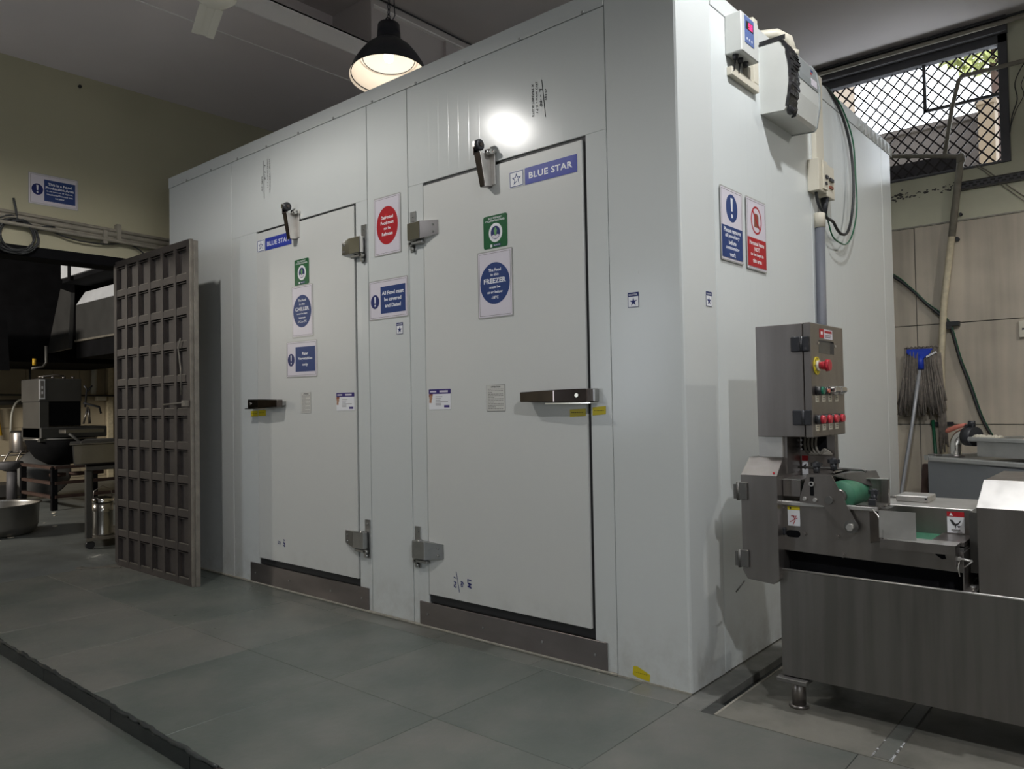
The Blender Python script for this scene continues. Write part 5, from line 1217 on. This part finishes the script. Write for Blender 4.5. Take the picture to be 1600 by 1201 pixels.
B().m('pot').hull([(-5.90, -.11, .70), (-5.45, -.29, .70), (-5.45, .12, .70), (-5.90, .30, .70), (-5.92, -.12, .88), (-5.43, -.31, .88), (-5.43, .14, .88), (-5.92, .32, .88)], bev=.012).build('pan_body', t); B().m('pot').hull([(-5.95, -.14, .872), (-5.41, -.335, .872), (-5.41, .16, .872), (-5.95, .34, .872), (-5.95, -.14, .884), (-5.41, -.335, .884), (-5.41, .16, .884), (-5.95, .34, .884)], bev=.003).build('pan_rim', t)
B().m('steel_dark').hull([(-5.85, -.08, .884), (-5.5, -.22, .884), (-5.5, .08, .884), (-5.85, .2, .884), (-5.83, -.06, .905), (-5.52, -.2, .905), (-5.52, .06, .905), (-5.83, .18, .905)], bev=.004).build('pan_lid', t)
t = thing('steel_canister', 'shiny steel canister with lid on the lower trolley shelf', 'canister', (-5.50, -.045, .092))
B().m('jar').lathe([(.001, 0), (.080, 0), (.083, .015), (.078, .03), (.080, .20), (.083, .21), (.080, .22), (.080, .29), (.001, .29)], n=28).build('can_body', t, world=False)
B().m('chrome').lathe([(.088, .285), (.090, .31), (.07, .325), (.02, .335), (.001, .335)], n=28).build('lid', t, world=False)
B().m('steel').tube([(0, -.08, .29), (0, -.07, .38), (0, .0, .42), (0, .07, .38), (0, .08, .29)], .004, 6).build('bail_handle', t, world=False)
t = thing('tilting_kettle', 'large dark steel kettle machine with a label strip against the back', 'machine', (-8.7, .65, 0))
B().m('hood').box(-9.1, -8.5, .42, .88, 1.27, 1.54, bev=.006).build('upper_housing', t)
B().m('soot_shade').box(-9.1, -8.52, .50, .88, .98, 1.27, bev=.004).build('open_chamber', t)
B().m('hood').box(-9.05, -8.48, .42, .52, .80, 1.27, bev=.004).build('side_column', t)
B().m('soot_shade').lathe([(.001, .50), (.14, .52), (.27, .60), (.35, .72), (.38, .83), (.36, .83), (.32, .73), (.001, .62)], (-8.75, .74, 0), 32).build('pan_bowl', t)
B().m('pot').lathe([(.385, .825), (.392, .838), (.36, .838)], (-8.75, .74, 0), 32).build('bowl_rim', t)
B().m('hood').box(-9.1, -8.45, .42, 1.15, .84, .97, bev=.01).build('base_pan', t)
b = B().m('white').box(-8.50, -8.497, .425, .485, 1.30, 1.53); b.m('ink_grey').box(-8.497, -8.4955, .436, .474, 1.315, 1.515); b.m('white').box(-8.4955, -8.494, .447, .463, 1.36, 1.39).box(-8.4955, -8.494, .447, .463, 1.42, 1.45); b.build('label_strip', t)
b = B().m('steel')
for yy in (.5, .6, .72, .82): b.cyl((-8.6, yy, 1.54), (-8.6, yy, 1.57), .02, n=10)
b.tube([(-8.6, .45, 1.56), (-8.6, .62, 1.585), (-8.6, .72, 1.575)], .012, 7); b.build('valves', t)
b = B().m('black').tube([(-8.5, .92, 1.20), (-8.5, .94, 1.42), (-8.5, .91, 1.46)], .012, 6).tube([(-8.5, .94, 1.38), (-8.5, 1.0, 1.46)], .010, 6).tube([(-8.5, .90, 1.25), (-8.5, 1.08, 1.20), (-8.5, 1.1, 1.12)], .014, 6); b.m('steel').tube([(-8.5, .90, 1.0), (-8.5, .95, 1.2)], .012, 6).tube([(-8.5, .97, 1.0), (-8.5, .96, 1.18)], .016, 6); b.build('pipework', t)
t = thing('steel_channel', 'light grey steel trough lying across the pan rim', 'trough', (-8.2, .75, .9))
B().m('pot').box(-8.30, -8.10, .56, .98, .90, .945, bev=.006).build('trough', t); B().m('hood').tube([(-8.1, .60, .90), (-8.1, .86, .68)], .018, 6).build('strut', t)
t = thing('burner_stand', 'rusty low steel gas burner stand under the kettle', 'stand', (-8.9, .9, 0))
for (xx, yy) in ((-8.45, .56), (-9.5, .56), (-8.3, 1.4), (-9.5, 1.4)): B().m('soot_shade').box(xx-.03, xx+.03, yy-.03, yy+.03, 0, .50).build('leg', t)
for zz in (.14, .30, .48):
    b = B().m('rust').box(-8.47, -8.41, .56, 1.4, zz, zz+.035); b.box(-9.5, -8.45, .53, .57, zz, zz+.035); b.build('rail', t)
for k in range(3): B().m('rust').cyl((-8.9, .75+k*.22, .36), (-8.9, .75+k*.22, .40), .09, n=18).build('burner_ring', t)
t = thing('pressure_cooker', 'tall grey aluminium cooking can on a wire rack', 'cooker', (-10.5, .82, .60))
B().m('steel').lathe([(.001, 0), (.115, 0), (.122, .02), (.122, .27), (.105, .30), (.001, .305)], n=28).build('can_body', t, world=False)
t = thing('steel_pot', 'small shiny steel pot standing beside the tall cooking can', 'pot', (-10.7, 1.10, .75))
B().m('chrome').lathe([(.001, 0), (.085, 0), (.095, .02), (.095, .06), (.10, .065), (.095, .07), (.095, .14), (.06, .155), (.001, .155)], n=26).build('pot_body', t, world=False)
t = thing('wire_rack', 'bent chrome wire rack holding cooking cans', 'rack', (-10.5, .8, 0))
for (y0, y1) in ((.66, .80), (.80, .93), (.50, .66)):
    B().m('steel').tube(smooth([(-10.35, y0-.03, .20), (-10.35, y0+.03, .38), (-10.35, y1-.02, .60), (-10.35, y1+.03, .63)]), .012, 7).build('rack_bar', t)
B().m('steel').tube([(-10.35, .55, .58), (-10.35, 1.0, .58)], .012, 7).build('cross_bar', t)
B().m('hood').box(-10.9, -10.3, .45, .85, .03, .19, bev=.01).build('base_tray', t)
t = thing('round_griddle', 'large dark round griddle plate leaning on edge against the rack', 'plate', (-10.3, 1.0, 0))
b = B().m('hood'); mt = Matrix.Translation((-10.12, .98, .34)) @ Matrix.Rotation(math.radians(74), 4, 'Y') @ Matrix.Rotation(.3, 4, 'X')
b.lathe([(.001, .03), (.25, .02), (.32, .0), (.335, -.01), (.32, -.016), (.001, -.01)], n=36, mt=mt); b.build('disc', t)
t = thing('round_stool', 'dark blue stool at the far left edge of the kitchen', 'stool', (-9.9, .52, 0))
B().m('winframe').lathe([(.001, .52), (.15, .52), (.16, .50), (.11, .43), (.05, .40), (.001, .40)], (-9.9, .52, 0), 22).build('seat', t); B().m('winframe').cyl((-9.9, .55, 0), (-9.9, .55, .42), .06, n=14).build('pedestal', t)
t = thing('exhaust_hood', 'dark steel exhaust hood with a bright sloping top in the kitchen', 'hood', (-9, 1.4, 2.3))
B().m('hood').box(-9.56, -6.6, 1.2, 2.6, 2.09, 2.56).build('hood_front', t)
B().m('alu').hull([(-9.55, 1.2, 2.565), (-6.6, 1.2, 2.565), (-9.55, 1.24, 2.56), (-6.6, 1.24, 2.56), (-9.38, 1.25, 2.725), (-6.6, 1.25, 2.725), (-9.38, 1.28, 2.72), (-6.6, 1.28, 2.72)]).build('sloped_top', t)
B().m('hood').prism([(-9.93, 2.82), (-9.57, 2.73), (-9.66, 1.99), (-10.44, 1.97)], 'y', 1.14, 1.19).build('end_plate', t)
B().m('gate_edge').box(-9.56, -6.6, 1.18, 1.22, 2.07, 2.095).build('lower_edge', t)
B().m('soot_shade').box(-9.6, -6.6, 1.22, 2.6, 1.86, 2.07).build('dark_underside', t)
t = thing('air_duct', 'bright aluminium air duct high above the exhaust hood', 'duct', (-8.6, 1.2, 2.9))
B().m('alu').box(-9.21, -7.2, .90, 1.5, 2.84, 3.16).build('duct_body', t); B().m('soot_shade').box(-8.95, -8.87, .885, .90, 2.78, 3.16).build('hanger_strap', t)
B().m('soot_shade').box(-9.25, -7.2, .93, 1.5, 2.79, 2.84).build('duct_frame', t)
t = thing('smoke_hood', 'sooty black hood at the left of the kitchen', 'hood', (-9.6, .2, 2))
B().m('soot_shade').hull([(-9.2, -.6, 1.70), (-9.2, .33, 1.66), (-9.2, -.6, 2.25), (-9.2, .30, 2.27), (-10, -.6, 1.70), (-10, .30, 1.7), (-10, -.6, 2.25), (-10, .28, 2.27)]).build('hood_body', t)
B().m('soot_shade').box(-12.45, -10.4, -1.5, 2.4, 1.84, 2.6).build('canopy', t)
B().m('soot_shade').box(-12.45, -11.0, -.2, 1.7, 2.6, 3.38).build('flue', t)
t = thing('gas_pipes', 'gas pipes and valves along the far kitchen wall', 'pipes', (-12.3, 1.8, 1.3))
B().m('hood').tube([(-12.35, .5, 1.30), (-12.35, 1.9, 1.32)], .045, 10).build('main_pipe', t)
B().m('cable').tube([(-12.35, .5, 1.44), (-12.35, 3.2, 1.40)], .014, 6).build('cable_line', t)
for yy in (.92, 1.05): B().m('yellow_paint').tube([(-12.3, yy, 1.26), (-12.3, yy+.02, .98), (-12.3, yy+.05, .8)], .022, 7).build('gas_hose', t)
B().m('rubber_hose').tube(smooth([(-12.2, 1.45, 1.36), (-12.2, 1.30, 1.33), (-12.2, 1.22, 1.15), (-12.2, 1.20, .85)]), .016, 7).build('pale_hose', t)
for yy in (1.02, 1.50): B().m('cable').tube([(-12.3, yy, 1.44), (-12.3, yy, 2.1)], .02, 6).build('riser', t)
b = B().m('yellow_paint').cyl((-9.0, .53, 1.72), (-9.0, .53, 1.80), .02, n=10); b.m('steel_dark').tube([(-9.0, .50, 1.68), (-9.0, .62, 1.70), (-9.0, .66, 1.76), (-9.0, .66, 1.96)], .016, 6); b.build('regulator', t)
t = thing('vertical_pipe', 'pale vertical pipe with small cream junction box on the kitchen wall', 'pipe', (-12.4, 2.5, 1.7))
B().m('rubber_hose').tube([(-12.42, 2.52, 2.12), (-12.42, 2.49, 1.44)], .045, 10).build('pipe_length', t); B().m('pvc').box(-12.47, -12.36, 2.53, 2.68, 1.33, 1.41, bev=.004).build('junction_box', t)
B().m('pipe').box(-12.48, -12.40, 2.72, 2.80, .0, 2.2).build('corner_trim', t)
t = thing('floor_scraps', 'pale vegetable scraps scattered over the kitchen floor', 'scraps', (-7.5, .2, 0))
b = B().m('pvc')
for k in range(46):
    xx = random.gauss(-8.3, .8); yy = -.05+random.gauss(0, .28)+(-(xx+8.3))*.0; s_ = random.uniform(.008, .03)
    b.hull([(xx+s_*math.cos(a)*random.uniform(.5, 1.3), yy+s_*math.sin(a)*random.uniform(.5, 1.3), z) for a in (0, 1.3, 2.6, 4, 5.2) for z in (.001, .005)])
t['kind'] = 'stuff'; o = b.build('scraps', t); o['kind'] = 'stuff'
t = thing('wood_offcut', 'thin wooden strip lying on the floor at the gate foot', 'stick', (-4.65, -.5, 0))
B().m('gate_edge').hull([(-4.66, -.56, .001), (-4.62, -.57, .001), (-4.43, -.33, .001), (-4.41, -.345, .001), (-4.66, -.56, .01), (-4.62, -.57, .01), (-4.43, -.33, .006), (-4.41, -.345, .006)]).build('strip', t)
b = B().m('gap').hull([(-4.70, -.54, .001), (-4.58, -.55, .001), (-4.62, -.49, .001), (-4.72, -.50, .001), (-4.66, -.52, .012)]).build('dirt_clod', t)
